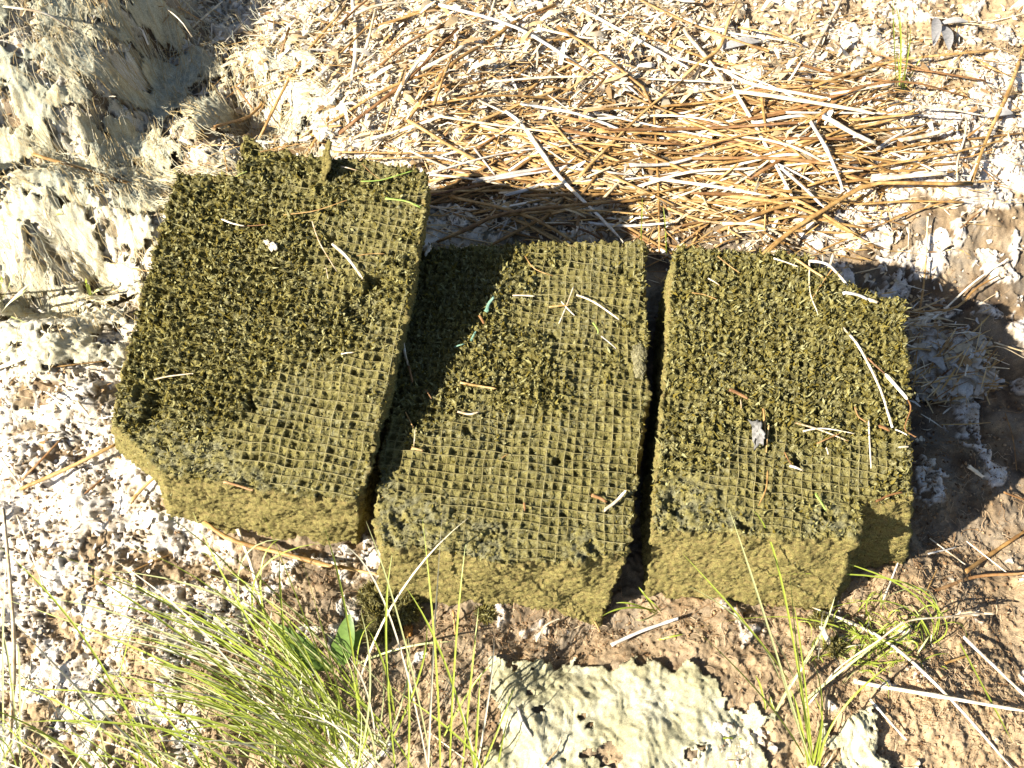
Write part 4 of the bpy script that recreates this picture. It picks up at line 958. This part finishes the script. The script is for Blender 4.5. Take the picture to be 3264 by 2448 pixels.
parts = []
for (u0, v0, su, sv, cnt, deg) in [(2250, 560, 480, 170, 210, 0), (1750, 570, 330, 130, 90, 3), (2500, 400, 380, 150, 70, -8), (1500, 250, 450, 200, 60, 40)]:
    k = 0
    while k < cnt:
        u, v = rng.normal(u0, su * .6), rng.normal(v0, sv * .6)
        if v > 830: continue
        L = rng.uniform(0.05, 0.22); a = R(rng.normal(deg, 24)); c = G(u, v); dx = np.array([math.cos(a), math.sin(a)]) * L / 2
        pts = [c[:2] - dx, c[:2] + rng.normal(0, .02, 2) * L, c[:2] + dx]
        if any(blocked(q[0], q[1], 0.003) for q in pts): continue
        r = rng.uniform(.0009, .0028)
        P = smooth_path(np.array([[q[0], q[1], H(q[0], q[1]) + r + rng.uniform(0, .010)] for q in pts]), 6)
        parts.append(tube(P, r * np.array([.8, 1, 1, .95, .85, .5]), r * .6, 5, rng.random() * 3)); k += 1
V, F = join(parts)
tag(mk('straw_layer', V, F, island_material('straw_layer', [(.09, .042, .014), (.22, .125, .042), (.32, .19, .065), (.40, .27, .12), (.50, .42, .30)], .55, .3, 0, .35)), 'lower layer of tangled straw under the larger stems', None, None, 'stuff')

def threads(p, ln, rad, wig, seg=6, flow=None, lift=0.001):
    k = len(p); a = rng.uniform(0, 2 * np.pi, k) if flow is None else flow
    pts = np.zeros((k, seg, 3)); pos = p.copy(); pos[:, 2] = 0
    for q in range(seg):
        pts[:, q, :2] = pos[:, :2]
        a = a + rng.normal(0, wig, k)
        pos[:, 0] += np.cos(a) * ln / (seg - 1); pos[:, 1] += np.sin(a) * ln / (seg - 1)
    pts[..., 2] = H(pts[..., 0], pts[..., 1]) + lift + rng.uniform(0, 0.0025, (k, seg))
    T = np.gradient(pts, axis=1); T /= np.linalg.norm(T, axis=2, keepdims=True) + 1e-9
    S_ = np.cross(T, [0, 0, 1.0]); S_ /= np.linalg.norm(S_, axis=2, keepdims=True) + 1e-9
    r = np.broadcast_to(np.asarray(rad), (k,))[:, None, None]
    V = np.stack([pts - S_ * r, pts + S_ * r, pts + np.array([0, 0, 1.4]) * r], 2).reshape(k, seg * 3, 3)
    i = (np.arange(k) * seg * 3)[:, None, None]; j = (np.arange(seg - 1) * 3)[None, :, None]
    f = np.array([[0, 2, 5, 3], [2, 1, 4, 5]])
    F = (i[..., None] + j[..., None] + f[None, None]).reshape(-1, 4)
    return V.reshape(-1, 3), F

RB = [(2500, 150, 350, 160, .8), (3000, 250, 220, 200, .7), (700, 1950, 350, 120, .5), (1700, 2000, 320, 60, 1.0), (2900, 2000, 280, 350, .8), (2300, 1980, 250, 50, .9), (1400, 2250, 200, 150, .4), (3100, 1500, 120, 350, .35), (2650, 2150, 200, 120, .8)]
p = scatter(3400, lambda u, v: blobs(u, v, RB)); k = len(p)
V, F = threads(p, 0.008 + 0.026 * rng.random(k) ** 2, 0.00016 + 0.00022 * rng.random(k) ** 2, 0.55)
tag(mk('rootlets', V, F, M['root']), 'fine curled rootlets on the soil', None, None, 'stuff')
def crumbs(p, r):
    k = len(p); O = np.array([[1, 0, 0], [0, 1, 0], [-1, 0, 0], [0, -1, 0], [0, 0, 1], [0, 0, -1.0]])
    V = O[None] * r[:, None, None] * rng.uniform(0.5, 1.3, (k, 6, 3)) * [1, 1, .7]
    V = V + rng.normal(0, .25, (k, 6, 3)) * r[:, None, None]; a = rng.uniform(0, 6.3, k); c_, s_ = np.cos(a)[:, None], np.sin(a)[:, None]
    V = np.stack([V[..., 0] * c_ - V[..., 1] * s_, V[..., 0] * s_ + V[..., 1] * c_, V[..., 2]], -1) + p[:, None] + np.array([0, 0, 1]) * r[:, None, None] * .3
    f = np.array([[0, 1, 4], [1, 2, 4], [2, 3, 4], [3, 0, 4], [1, 0, 5], [2, 1, 5], [3, 2, 5], [0, 3, 5]])
    return V.reshape(-1, 3), (np.arange(k)[:, None, None] * 6 + f).reshape(-1, 3)
CB = [(2900, 2050, 320, 380, 1.0), (2500, 130, 400, 150, .9), (3050, 300, 200, 200, .9), (700, 2100, 420, 280, 1.0), (1450, 2200, 260, 260, .9), (2000, 2010, 600, 60, .9), (3050, 1400, 180, 400, .8), (250, 1600, 260, 260, .5)]
p = scatter(15000, lambda u, v: blobs(u, v, CB)); k = len(p)
V, F = crumbs(p, 0.0006 + 0.0022 * rng.random(k) ** 2.5)
tag(mk('soil_crumbs', V, F, island_material('soil_crumbs', [(.08, .048, .028), (.19, .115, .06), (.30, .20, .11), (.36, .27, .17)], .95, .1, 0, .3), smooth=False), 'crumbs of dry soil', None, None, 'stuff')
WB = [(300, 1650, 280, 250, 1.0), (120, 1250, 160, 250, .9), (200, 1950, 260, 150, .7), (3050, 560, 220, 120, 1.0), (2950, 760, 200, 80, .3), (3100, 950, 150, 150, .15), (600, 1850, 250, 100, .4), (1250, 330, 150, 120, .5), (900, 40, 150, 60, .6)]
p = scatter(600, lambda u, v: blobs(u, v, WB)); k = len(p)
V, F = flakes(p, 0.003 + 0.010 * rng.random(k) ** 1.8, 0.002 + 0.006 * rng.random(k) ** 1.8, rng.uniform(0, 0.003, k), 0.25)
tag(mk('crust_flakes', V, F, island_material('crust_flakes', [(.40, .33, .25), (.56, .52, .46), (.64, .61, .57)], .95, .05, 0, .2), smooth=False), 'loose flakes of white salt crust', None, None, 'stuff')
p = scatter(1500, lambda u, v: blobs(u, v, LIT[:6])); k = len(p)
V, F = flakes(p, 0.012 + 0.03 * rng.random(k) ** 1.6, 0.003 + 0.006 * rng.random(k), rng.uniform(0.002, 0.010, k), 0.3, rng.normal(.5, .7, k), .6)
tag(mk('leaf_litter', V, F, M['litter'], smooth=False), 'larger curled dead leaf strips in the chaff', None, None, 'stuff')
FB = [(450, 250, 250, 170, .8), (450, 620, 250, 80, .9), (850, 330, 130, 130, .8), (200, 900, 200, 120, .5)]
p = scatter(3000, lambda u, v: blobs(u, v, FB)); k = len(p)
fl = 2.2 + 0.9 * fbm(p[:, 0] / 0.12, p[:, 1] / 0.12, 2, 700)
V, F = threads(p, 0.015 + 0.03 * rng.random(k), 0.0002 + 0.0002 * rng.random(k), 0.22, 6, fl, 0.022)
tag(mk('algae_fibres', V, F, M['fibre']), 'hair-like dried algae fibres over the mats', None, None, 'stuff')

# ------------------------------------------------------------------ grasses
def bez(p0, m_, p2, n=12):
    c = 2 * m_ - (p0 + p2) / 2; t = np.linspace(0, 1, n)[:, None]
    return p0 * (1 - t) ** 2 + c * 2 * t * (1 - t) + p2 * t * t

def blade(root, pts, zt, wmm, mat, zm=None):
    """pts: root, middle and tip as photo pixels; zt: height of the tip above the ground plane"""
    (u0, v0), (um, vm), (u2, v2) = pts
    p0 = G(u0, v0) if v0 < 2600 else W(u0, v0, 0.01)
    p2 = W(u2, v2, zt); pm = W(um, vm, zm if zm is not None else 0.62 * zt + 0.01)
    P = bez(p0 - [0, 0, 0.004], pm, p2); n = len(P); t = np.linspace(0, 1, n)
    hz = H(P[:, 0], P[:, 1]) + 0.002
    P[1:, 2] = np.maximum(P[1:, 2], hz[1:])
    wd = 1.0 * wmm / 2000 * np.minimum(1, (1 - t) * 3.2 + 0.10) * (0.75 + 0.25 * np.minimum(1, t * 5))
    V, F = vblade(P, wd, 0.45, rng.normal(0, 0.8))
    mk('blade', V, F, mat, root)

def gmat(p=(.62, .26, .12)):
    return M[('grass', 'grass_pale', 'grass_whitish')[rng.choice(3, p=p)]]

tus = empty('grass_tussock', W(1120, 2440, 0.0), 'dense green grass tussock fanning out in front of the tallest block', 'grass tussock', 'green grass tussocks')
MAIN = [  # crop 7 / crop 8 blades that can be followed
 (C7, [(2150,1600),(1100,800),(0,545)], .10), (C7, [(2100,1650),(1250,1060),(0,555)], .08), (C7, [(2200,1500),(1300,700),(170,225)], .13), (C7, [(2150,1500),(1150,640),(390,410)], .11), (C7, [(2212,1560),(1650,760),(1250,0)], .20),
 (C7, [(2300,1500),(1960,650),(1700,0)], .21), (C7, [(2350,1500),(2250,700),(2090,70)], .20), (C7, [(2200,1600),(1700,1000),(1300,570)], .10), (C7, [(2180,1650),(1700,1100),(840,850)], .07), (C7, [(2250,1550),(1900,900),(1430,550)], .11),
 (C7, [(2150,1620),(1500,1180),(930,960)], .05), (C7, [(2212,1450),(1650,900),(580,540)], .10), (C7, [(2200,1550),(1800,1050),(1120,540)], .12), (C7, [(1900,1300),(1690,520),(1820,170)], .10), (C7, [(1780,1200),(1540,450),(1820,175)], .10), (C7, [(1850,1100),(1640,480),(2080,200)], .11),
 (C7, [(2250,1500),(2150,1000),(1960,320)], .16), (C7, [(1900,1250),(1830,700),(1810,280)], .12), (C7, [(2200,1480),(1950,850),(1730,640)], .13),
 (C8, [(560,1659),(300,640),(0,210)], .19), (C8, [(590,1680),(400,800),(160,60)], .20), (C8, [(350,1680),(290,850),(330,270)], .17), (C8, [(640,1680),(610,900),(525,40)], .21), (C8, [(560,1680),(600,800),(655,0)], .22), (C8, [(870,1690),(680,1000),(420,490)], .16),
 (C8, [(700,1690),(740,900),(805,210)], .19), (C8, [(870,1690),(960,1150),(990,780)], .12), (C8, [(900,1690),(1000,1450),(1115,1150)], .07), (C8, [(430,1690),(440,1250),(420,820)], .08), (C8, [(640,1500),(850,1130),(1020,960)], .08), (C8, [(780,1690),(840,1100),(890,620)], .13),
 (C8, [(480,1690),(200,1300),(-100,1100)], .08), (C8, [(100,1200),(120,850),(240,690)], .08), (C8, [(60,1000),(400,880),(740,840)], .05), (C8, [(880,1690),(800,1500),(320,1130)], .06), (C8, [(1010,1690),(1040,1500),(1090,1300)], .05), (C8, [(860,1690),(880,1400),(900,1040)], .08),
]
for c, pts, zt in MAIN:
    blade(tus, px(c, pts), zt, rng.uniform(1.7, 2.4), gmat((.6, .3, .1)))
blade(tus, px(C8, [(90,1180),(360,560),(820,40)]), .20, 2.6, M['grass_whitish'])
blade(tus, px(C8, [(880,1690),(760,1240),(640,1050)]), .10, 2.2, M['grass_whitish'])
for q in range(125):
    u0, v0 = rng.normal(1080, 110), rng.normal(2410, 70); a = R(rng.choice([rng.normal(146, 10), rng.normal(128, 18), rng.normal(95, 16)], p=[.62, .25, .13])); L = rng.uniform(280, 1050) * (1.0 if a > R(120) else .6)
    u2, v2 = u0 + math.cos(a) * L, v0 - math.sin(a) * L * 0.86
    s = rng.uniform(20, 110) * L / 900
    um, vm = (u0 + u2) / 2 + math.sin(a) * s * 0.8, (v0 + v2) / 2 - abs(math.cos(a)) * s - 10
    blade(tus, [(u0, v0), (um, vm), (u2, v2)], rng.uniform(.03, .14), rng.uniform(1.2, 2.3), gmat())

tu2 = empty('grass_tussock', W(250, 2560, 0.0), 'sparser green grass tussock at the near corner below the white crust', 'grass tussock', 'green grass tussocks')
for pts, zt in [(px(C7, [(980,1700),(500,1300),(0,1100)]), .06), (px(C7, [(1000,1750),(600,900),(0,230)]), .16), (px(C7, [(1100,1720),(560,1200),(0,620)]), .12), (px(C7, [(140,1750),(60,1000),(0,800)]), .1), (px(C7, [(120,1750),(130,1100),(110,850)]), .12),
                (px(C7, [(900,1750),(830,1300),(560,1000)]), .08), (px(C7, [(700,1750),(620,1350),(430,1100)]), .07), (px(C7, [(500,1750),(350,1500),(0,1330)]), .05), (px(C7, [(760,1100),(830,850),(880,720)]), .06), (px(C7, [(20,1700),(20,900),(40,300)]), .16)]:
    blade(tu2, pts, zt, rng.uniform(1.7, 2.4), gmat())
for q in range(80):
    u0, v0 = rng.uniform(-150, 950), rng.uniform(2440, 2640); a = R(rng.normal(128, 22)); L = rng.uniform(180, 620)
    u2, v2 = u0 + math.cos(a) * L, v0 - math.sin(a) * L * 0.86; s = rng.uniform(10, 60)
    blade(tu2, [(u0, v0), ((u0 + u2) / 2 + s * .6, (v0 + v2) / 2 - s), (u2, v2)], rng.uniform(.02, .10), rng.uniform(1.2, 2.2), gmat((.55, .27, .18)))

tu3 = empty('grass_tussock', W(2590, 2450, 0.0), 'small green grass tuft with long blades reaching over the notched block', 'grass tussock', 'green grass tussocks')
for pts, zt, wmm, mt in [([(830,1640),(560,770),(300,-20)], .20, 2.2, 'grass_pale'), ([(840,1640),(640,450),(450,-10)], .19, 2.2, 'grass'), ([(800,1600),(500,1180),(0,690)], .14, 2.2, 'grass'), ([(700,1100),(420,740),(0,270)], .17, 2.0, 'grass'), ([(640,1100),(430,760),(40,480)], .13, 1.9, 'grass_pale'),
                         ([(860,1640),(740,900),(690,260)], .17, 2.0, 'grass'), ([(850,1640),(780,1000),(720,600)], .14, 1.8, 'grass'), ([(870,1650),(900,1250),(835,930)], .10, 2.4, 'grass'), ([(850,1660),(700,1250),(610,930)], .10, 2.0, 'grass_pale'), ([(890,1660),(1020,1300),(1400,950)], .10, 2.2, 'grass'),
                         ([(820,1660),(760,1350),(700,1150)], .08, 2.6, 'grass'), ([(840,1660),(880,1450),(890,1350)], .05, 2.8, 'grass'), ([(860,1660),(910,1400),(840,1180)], .08, 2.2, 'grass'), ([(830,1650),(800,1350),(750,1150)], .07, 2.2, 'grass'), ([(600,1310),(700,1120),(840,920)], .08, 3.2, 'grass_pale'),
                         ([(760,1250),(1000,1050),(1290,830)], .09, 2.8, 'grass_pale'), ([(770,1000),(900,780),(985,550)], .10, 2.2, 'grass_pale'), ([(880,970),(890,800),(905,660)], .08, 1.6, 'grass_whitish'), ([(880,1690),(960,1600),(990,1500)], .03, 2.0, 'grass_whitish'), ([(540,1300),(510,1150),(470,1060)], .05, 2.0, 'grass'), ([(590,1290),(570,1240),(560,1180)], .03, 2.2, 'grass'), ([(420,1470),(200,1475),(-20,1490)], .03, 1.8, 'grass'), ([(760,1180),(640,900),(470,650)], .12, 1.6, 'grass_pale')]:
    blade(tu3, px(C9, pts), zt, wmm, M[mt])
tu4 = empty('grass_tussock', W(2960, 2060, 0.0), 'low tangled dark green grass tuft beside the square notch', 'grass tussock', 'green grass tussocks')
for pts, zt, wmm, mt in [([(1620,850),(1480,520),(830,275)], .10, 1.9, 'grass'), ([(1600,850),(1500,480),(540,410)], .09, 1.9, 'grass'), ([(1640,840),(1660,700),(1650,600)], .05, 2.0, 'grass'), ([(1650,840),(1600,520),(1300,560)], .05, 1.8, 'grass_pale'), ([(1600,850),(1400,600),(950,620)], .05, 1.6, 'grass'),
                         ([(1600,860),(1700,700),(1390,430)], .06, 1.6, 'grass'), ([(1500,950),(1560,860),(1600,800)], .03, 1.8, 'grass_pale'), ([(1280,870),(700,680),(0,780)], .05, 1.7, 'grass'), ([(1480,960),(1200,985),(1060,990)], .02, 1.6, 'grass'), ([(1790,820),(1980,1200),(2140,1500)], .03, 2.4, 'grass'), ([(1600,850),(1590,780),(1480,600)], .05, 2, 'grass')]:
    blade(tu4, px(C9, pts), zt, wmm, M[mt])
for q in range(150):
    u0, v0 = px(C9, [(rng.normal(1280, 190), rng.normal(850, 90))])[0]; a = R(rng.uniform(0, 360)); L = rng.uniform(35, 130)
    u2, v2 = u0 + math.cos(a) * L, v0 - math.sin(a) * L * .8
    blade(tu4, [(u0, v0), ((u0 + u2) / 2 + rng.normal(0, 15), (v0 + v2) / 2 - rng.uniform(5, 30)), (u2, v2)], rng.uniform(.008, .03), rng.uniform(1.0, 1.6), gmat((.78, .12, .10)))
tu5 = empty('rush', G(2868, 292), 'thin upright green rush tuft on the soil behind the straw pile', 'rush')
for pts, zt, wmm in [([(1395,600),(1370,300),(1360,-10)], .16, 2.2), ([(1400,600),(1410,250),(1365,-20)], .15, 2.0), ([(1405,600),(1415,300),(1400,60)], .12, 2.0), ([(1420,600),(1455,300),(1430,-10)], .16, 2.2), ([(1415,600),(1470,280),(1460,180)], .10, 2.2), ([(1430,590),(1500,450),(1550,370)], .05, 2.2), ([(1400,600),(1400,450),(1380,320)], .06, 2.0)]:
    blade(tu5, px(C3, pts), zt, wmm, M['grass'])
tu6 = empty('grass_tussock', G(60, 930), 'few yellow-green blades beside the dark hollow in the algae mat', 'grass tussock', 'green grass tussocks')
for pts, zt, wmm, mt in [([(0,290),(60,200),(100,110)], .05, 4.0, 'grass_pale'), ([(10,330),(110,270),(180,200)], .04, 4.0, 'grass_pale'), ([(0,370),(60,310),(240,130)], .05, 4.0, 'grass_whitish'), ([(-20,240),(10,190),(5,130)], .05, 4.0, 'grass'), ([(0,360),(150,430),(290,490)], .04, 3.0, 'grass_pale')]:
    blade(tu6, px(C4, pts), zt, wmm, M[mt])
tu7 = empty('sprout', G(285, 930), 'tiny green two-bladed sprout in a hole of the algae mat', 'sprout')
blade(tu7, px(C4, [(585,260),(570,200),(555,140)]), .03, 5.0, M['grass']); blade(tu7, px(C4, [(580,260),(620,230),(670,205)]), .02, 3.4, M['grass_pale'])
tu8 = empty('sprout', G(90, 690), 'green grass leaf pair lying on the algae mound', 'sprout')
blade(tu8, px(C1, [(250,1400),(170,1415),(100,1430)]), .055, 8.0, M['leaf']); blade(tu8, px(C1, [(270,1405),(330,1395),(400,1385)]), .055, 4.0, M['grass'])
tu9 = empty('grass_tussock', G(2080, 1930), 'short dark grass sprig at the foot of the gap between the middle and notched blocks', 'grass tussock', 'green grass tussocks')
for pts, zt, wmm, mt in [([(2060,640),(1850,620),(1690,675)], .03, 2.0, 'grass'), ([(2040,650),(1980,560),(1920,480)], .03, 2.2, 'grass'), ([(2050,660),(1900,600),(1780,590)], .03, 1.8, 'grass'), ([(2060,640),(1960,700),(1900,690)], .02, 1.8, 'grass_pale'), ([(2050,830),(2130,810),(2212,795)], .02, 2.0, 'grass'), ([(2070,640),(2020,590),(1930,500)], .03, 1.8, 'grass')]:
    blade(tu9, px(C8, pts), zt, wmm, M[mt])
t10 = empty('grass_tussock', G(2090, 690), 'three slim green blades standing between the straw pile and the gap', 'grass tussock', 'green grass tussocks')
for pts, zt, wmm in [([(2110,1650),(2100,1500),(2085,1330)], .10, 1.8), ([(1945,1600),(1945,1450),(1950,1280)], .09, 1.6)]:
    blade(t10, px(C2, pts), zt, wmm, M['grass'])

# pale dead stalk standing in the near grass and the long white curve by the notch
o, path, r = straw(np.array([W(px(C7, [q])[0][0], px(C7, [q])[0][1], z) for q, z in (((60, 1560), .03), ((90, 900), .05), ((60, 400), .07), ((20, -20), .09))]), 15, 'white', name='dead_stalk')
tag(o, 'tall pale dead stalk rising beside the near grass at the frame edge', 'dead stalk')
o, path, r = straw(np.array([W(px(C9, [q])[0][0], px(C9, [q])[0][1], z) for q, z in (((800, 1270), .02), ((1000, 1020), .05), ((1260, 840), .07), ((1450, 710), .075), ((1700, 680), .06), ((1950, 650), .03))]), 7, 'white', name='dry_stalk', n=22)
tag(o, 'arched white grass stem with a seed tip over the tangled tuft', 'stalk')

# broad-leaved seedling in the tussock
CQ = (700, 1800, .681)
bl = empty('broad_leaf_seedling', G(1068, 2127), 'broad-leaved green seedling half hidden in the dense tussock', 'seedling')
def leaf(root, c, a, b, z0, z1, wmm):
    (u0, v0), (u1, v1) = px(c, [a, b]); p0, p1 = W(u0, v0, z0), W(u1, v1, z1); n = 12; t = np.linspace(0, 1, n)
    P = p0 + (p1 - p0) * t[:, None]; P[:, 2] += 0.006 * np.sin(t * np.pi)
    V, F = vblade(P, wmm / 2000 * np.sin(np.pi * np.clip(t * .93 + .05, 0, 1)) ** .8, .22); mk('leaf', V, F, M['leaf'], root)
leaf(bl, CQ, (500, 480), (235, 272), .03, .05, 20); leaf(bl, CQ, (520, 490), (270, 378), .02, .035, 22); leaf(bl, CQ, (575, 470), (612, 232), .03, .075, 22); leaf(bl, CQ, (585, 450), (670, 300), .03, .05, 14); leaf(bl, CQ, (560, 470), (545, 345), .03, .05, 14)

# ------------------------------------------------------------------ dead leaves, seed heads, algae lumps, litter clump
def dead_leaf(c, a, b, wmm, lab):
    (u0, v0), (u1, v1) = px(c, [a, b]); p0, p1 = G(u0, v0, .008), G(u1, v1, .014); n = 12; t = np.linspace(0, 1, n)
    P = p0 + (p1 - p0) * t[:, None]; P[:, 2] += 0.006 * np.sin(t * np.pi)
    V, F = vblade(P, wmm / 2000 * np.sin(np.pi * np.clip(t * .93 + .05, 0, 1)) ** .8, .3); o = mk('dead_leaf', V, F, M['deadleaf']); tag(o, lab, 'dead leaf', 'grey dead leaves on the soil')
dead_leaf(C3, (1640, 110), (1625, 300), 16, 'grey dead leaf pointing down the bank, nearest the green rush')
dead_leaf(C3, (1680, 165), (1725, 325), 18, 'grey dead leaf with a split, second from the green rush')
dead_leaf(C3, (1660, 160), (1850, 145), 12, 'pale narrow dead leaf lying crosswise above the split grey one')
dead_leaf(C3, (1960, 760), (2140, 735), 16, 'broad pale dead leaf beside the long leaning golden straw')
dead_leaf(C3, (240, 320), (500, 270), 18, 'cream dead leaf lying below the bent golden reed')
dead_leaf(C3, (1120, 440), (1150, 370), 10, 'small cream dead leaf on the soil under the long golden straw')

def seed_head(c, pts, lab, n=60, spread=.006, kind='pale', lift=.006):
    P = smooth_path(np.array([G(u, v, lift) for u, v in px(c, pts)]), 14)
    root = empty('seed_head', P[0], lab, 'seed head', 'dry seed heads')
    V, F = tube(P, 0.0007, k=5); mk('stem', V, F, M[kind], root)
    parts = []
    d = (P[-1] - P[0]) / np.linalg.norm(P[-1] - P[0])
    for q in range(n):
        f = rng.uniform(.1, 1); b = P[int(f * 13)]; e = b + d * rng.uniform(.008, .02) + rng.normal(0, spread, 3) * [1, 1, .5]
        t = np.linspace(0, 1, 4)[:, None]; V, F = vblade(b + (e - b) * t, np.array([.0004, .0011, .0009, .0001]), .3); parts.append((V, F))
    V, F = join(parts); tag(mk('spikelets', V, F, M['litter'], root), kind='stuff')
seed_head(C3, [(1840, 280), (1770, 400), (1690, 520), (1620, 660)], 'feathery bleached seed head hanging over the straw near the rush', 80, .005)
seed_head(C6, [(1750, 345), (1600, 390), (1450, 440), (1390, 470)], 'tan feathery seed head lying by the litter clump', 70, .004, 'golden', .02)
seed_head(C9, [(1700, 690), (1800, 670), (1950, 655)], 'short white seed tip at the end of the arched stem', 20, .002, 'white', .03)

def lump(name, mat_attr, u, v, rx, ry, rz, lab, cat, cols, seed, parent=None, at=None):
    import bmesh
    bm = bmesh.new(); bmesh.ops.create_icosphere(bm, subdivisions=5, radius=1.0)
    V = np.array([q.co[:] for q in bm.verts]); F = np.array([[x.index for x in f.verts] for f in bm.faces]); bm.free()
    d = 0.25 * fbm(V[:, 0] * 1.6 + 3, V[:, 1] * 1.6 + V[:, 2] * 1.1, 4, seed, .6) + 0.07 * fbm(V[:, 0] * 6 + V[:, 2] * 4, V[:, 1] * 6 - V[:, 2] * 3, 3, seed + 4)
    fz = fbm(V[:, 0] * 5 + V[:, 2] * 4, V[:, 1] * 5 - V[:, 2] * 4, 3, seed + 9)
    c = G(u, v) if at is None else at; Vw = V * (1 + d)[:, None] * [rx, ry, rz] + c + [0, 0, rz * .35]
    A = mix(palette(cols[0]), palette(cols[1]), sstep(-.6, .6, fz)[:, None])
    o = mk(name, Vw, F, M[mat_attr], parent, {'albedo': A})
    if lab: tag(o, lab, cat)
    return o, Vw, V
def furry(name, u, v, r, lab, seed, n):
    c = G(u, v); root = empty(name, c, lab, 'algae clump', 'algae clumps fallen from the blocks')
    o, Vw, V = lump('clump_core', 'moss', u, v, r, r * .85, r * .8, None, None, [(.05, .045, .015), (.15, .13, .05)], seed, root)
    i = rng.integers(0, len(Vw), n); p0 = Vw[i]; dv = V[i] + rng.normal(0, .6, (n, 3)); dv /= np.linalg.norm(dv, axis=1, keepdims=True)
    L = (.003 + .006 * rng.random(n))[:, None]; sd = np.cross(dv, rng.normal(0, 1, (n, 3))); sd /= np.linalg.norm(sd, axis=1, keepdims=True)
    Vt = np.stack([p0 - sd * .0008, p0 + sd * .0008, p0 + dv * L], 1).reshape(-1, 3); tag(mk('moss', Vt, np.arange(3 * n).reshape(-1, 3), M['fluff'], root, smooth=False), kind='stuff')
for (cu, cv), rr in ((px(C5, [(1925, 650)])[0], .010), (px(C5, [(1930, 740)])[0], .008)):
    lump('silt_lump', 'moss', 0, 0, rr * .9, rr * 1.5, .004, None, None, [(.13, .115, .05), (.25, .225, .13)], 881, block2.root, Tp(block2, cu, cv, .001))
furry('algae_clump', 1290, 1950, .017, 'round dark algae clump under the front corner of the middle block', 801, 1300)
furry('algae_clump', 1210, 2000, .022, 'dark ragged algae clump hanging beside the seedling', 811, 1600)
furry('algae_clump', 1545, 1960, .010, 'stringy algae drip under the front of the middle block', 821, 700)
furry('algae_clump', 1200, 1905, .018, 'mossy crumb wedged at the near end of the gap beside the tallest block', 831, 1200)
furry('algae_clump', 2610, 1985, .010, 'small mossy crumb on the soil below the notched block', 841, 600)
furry('algae_clump', 2655, 2065, .011, 'mossy crumb at the edge of the tangled tuft', 851, 600)
lump('nutshell', 'mat', 1300, 2012, .006, .008, .005, 'tiny orange-brown nutshell lying under the middle block', 'nutshell', [(.30, .13, .03), (.42, .21, .06)], 861)

lc = empty('litter_clump', G(3020, 1150), 'matted clump of grey flakes and straw beside the notched block', 'litter clump')
o, Vw, V = lump('clump_core', 'mat', 3010, 1170, .062, .055, .022, None, None, [(.16, .11, .06), (.46, .44, .40)], 871, lc)
n = 230; i = rng.integers(0, len(Vw), n); pp = Vw[i][Vw[i][:, 2] > H(Vw[i][:, 0], Vw[i][:, 1])]; k = len(pp)
V2, F2 = flakes(pp, .008 + .018 * rng.random(k), .003 + .008 * rng.random(k), np.full(k, .001), .3)
tag(mk('flakes', V2, F2, island_material('grey_flakes', [(.30, .28, .25), (.44, .42, .39), (.34, .28, .19), (.26, .17, .08)], .9, .1, 0, .25), lc, smooth=False), kind='stuff')
pp = pp[rng.integers(0, k, 170)]; k = len(pp)
V2, F2 = flakes(pp, .02 + .04 * rng.random(k), .0012 + .0014 * rng.random(k), rng.uniform(.001, .005, k), .12, rng.normal(.5, .5, k), .2)
tag(mk('straws', V2, F2, straw_mat, lc, smooth=False), kind='stuff')
print('TRIS', sum(len(o.data.polygons) * 2 for o in SC.objects if o.type == 'MESH'), 'objects', len(SC.objects))
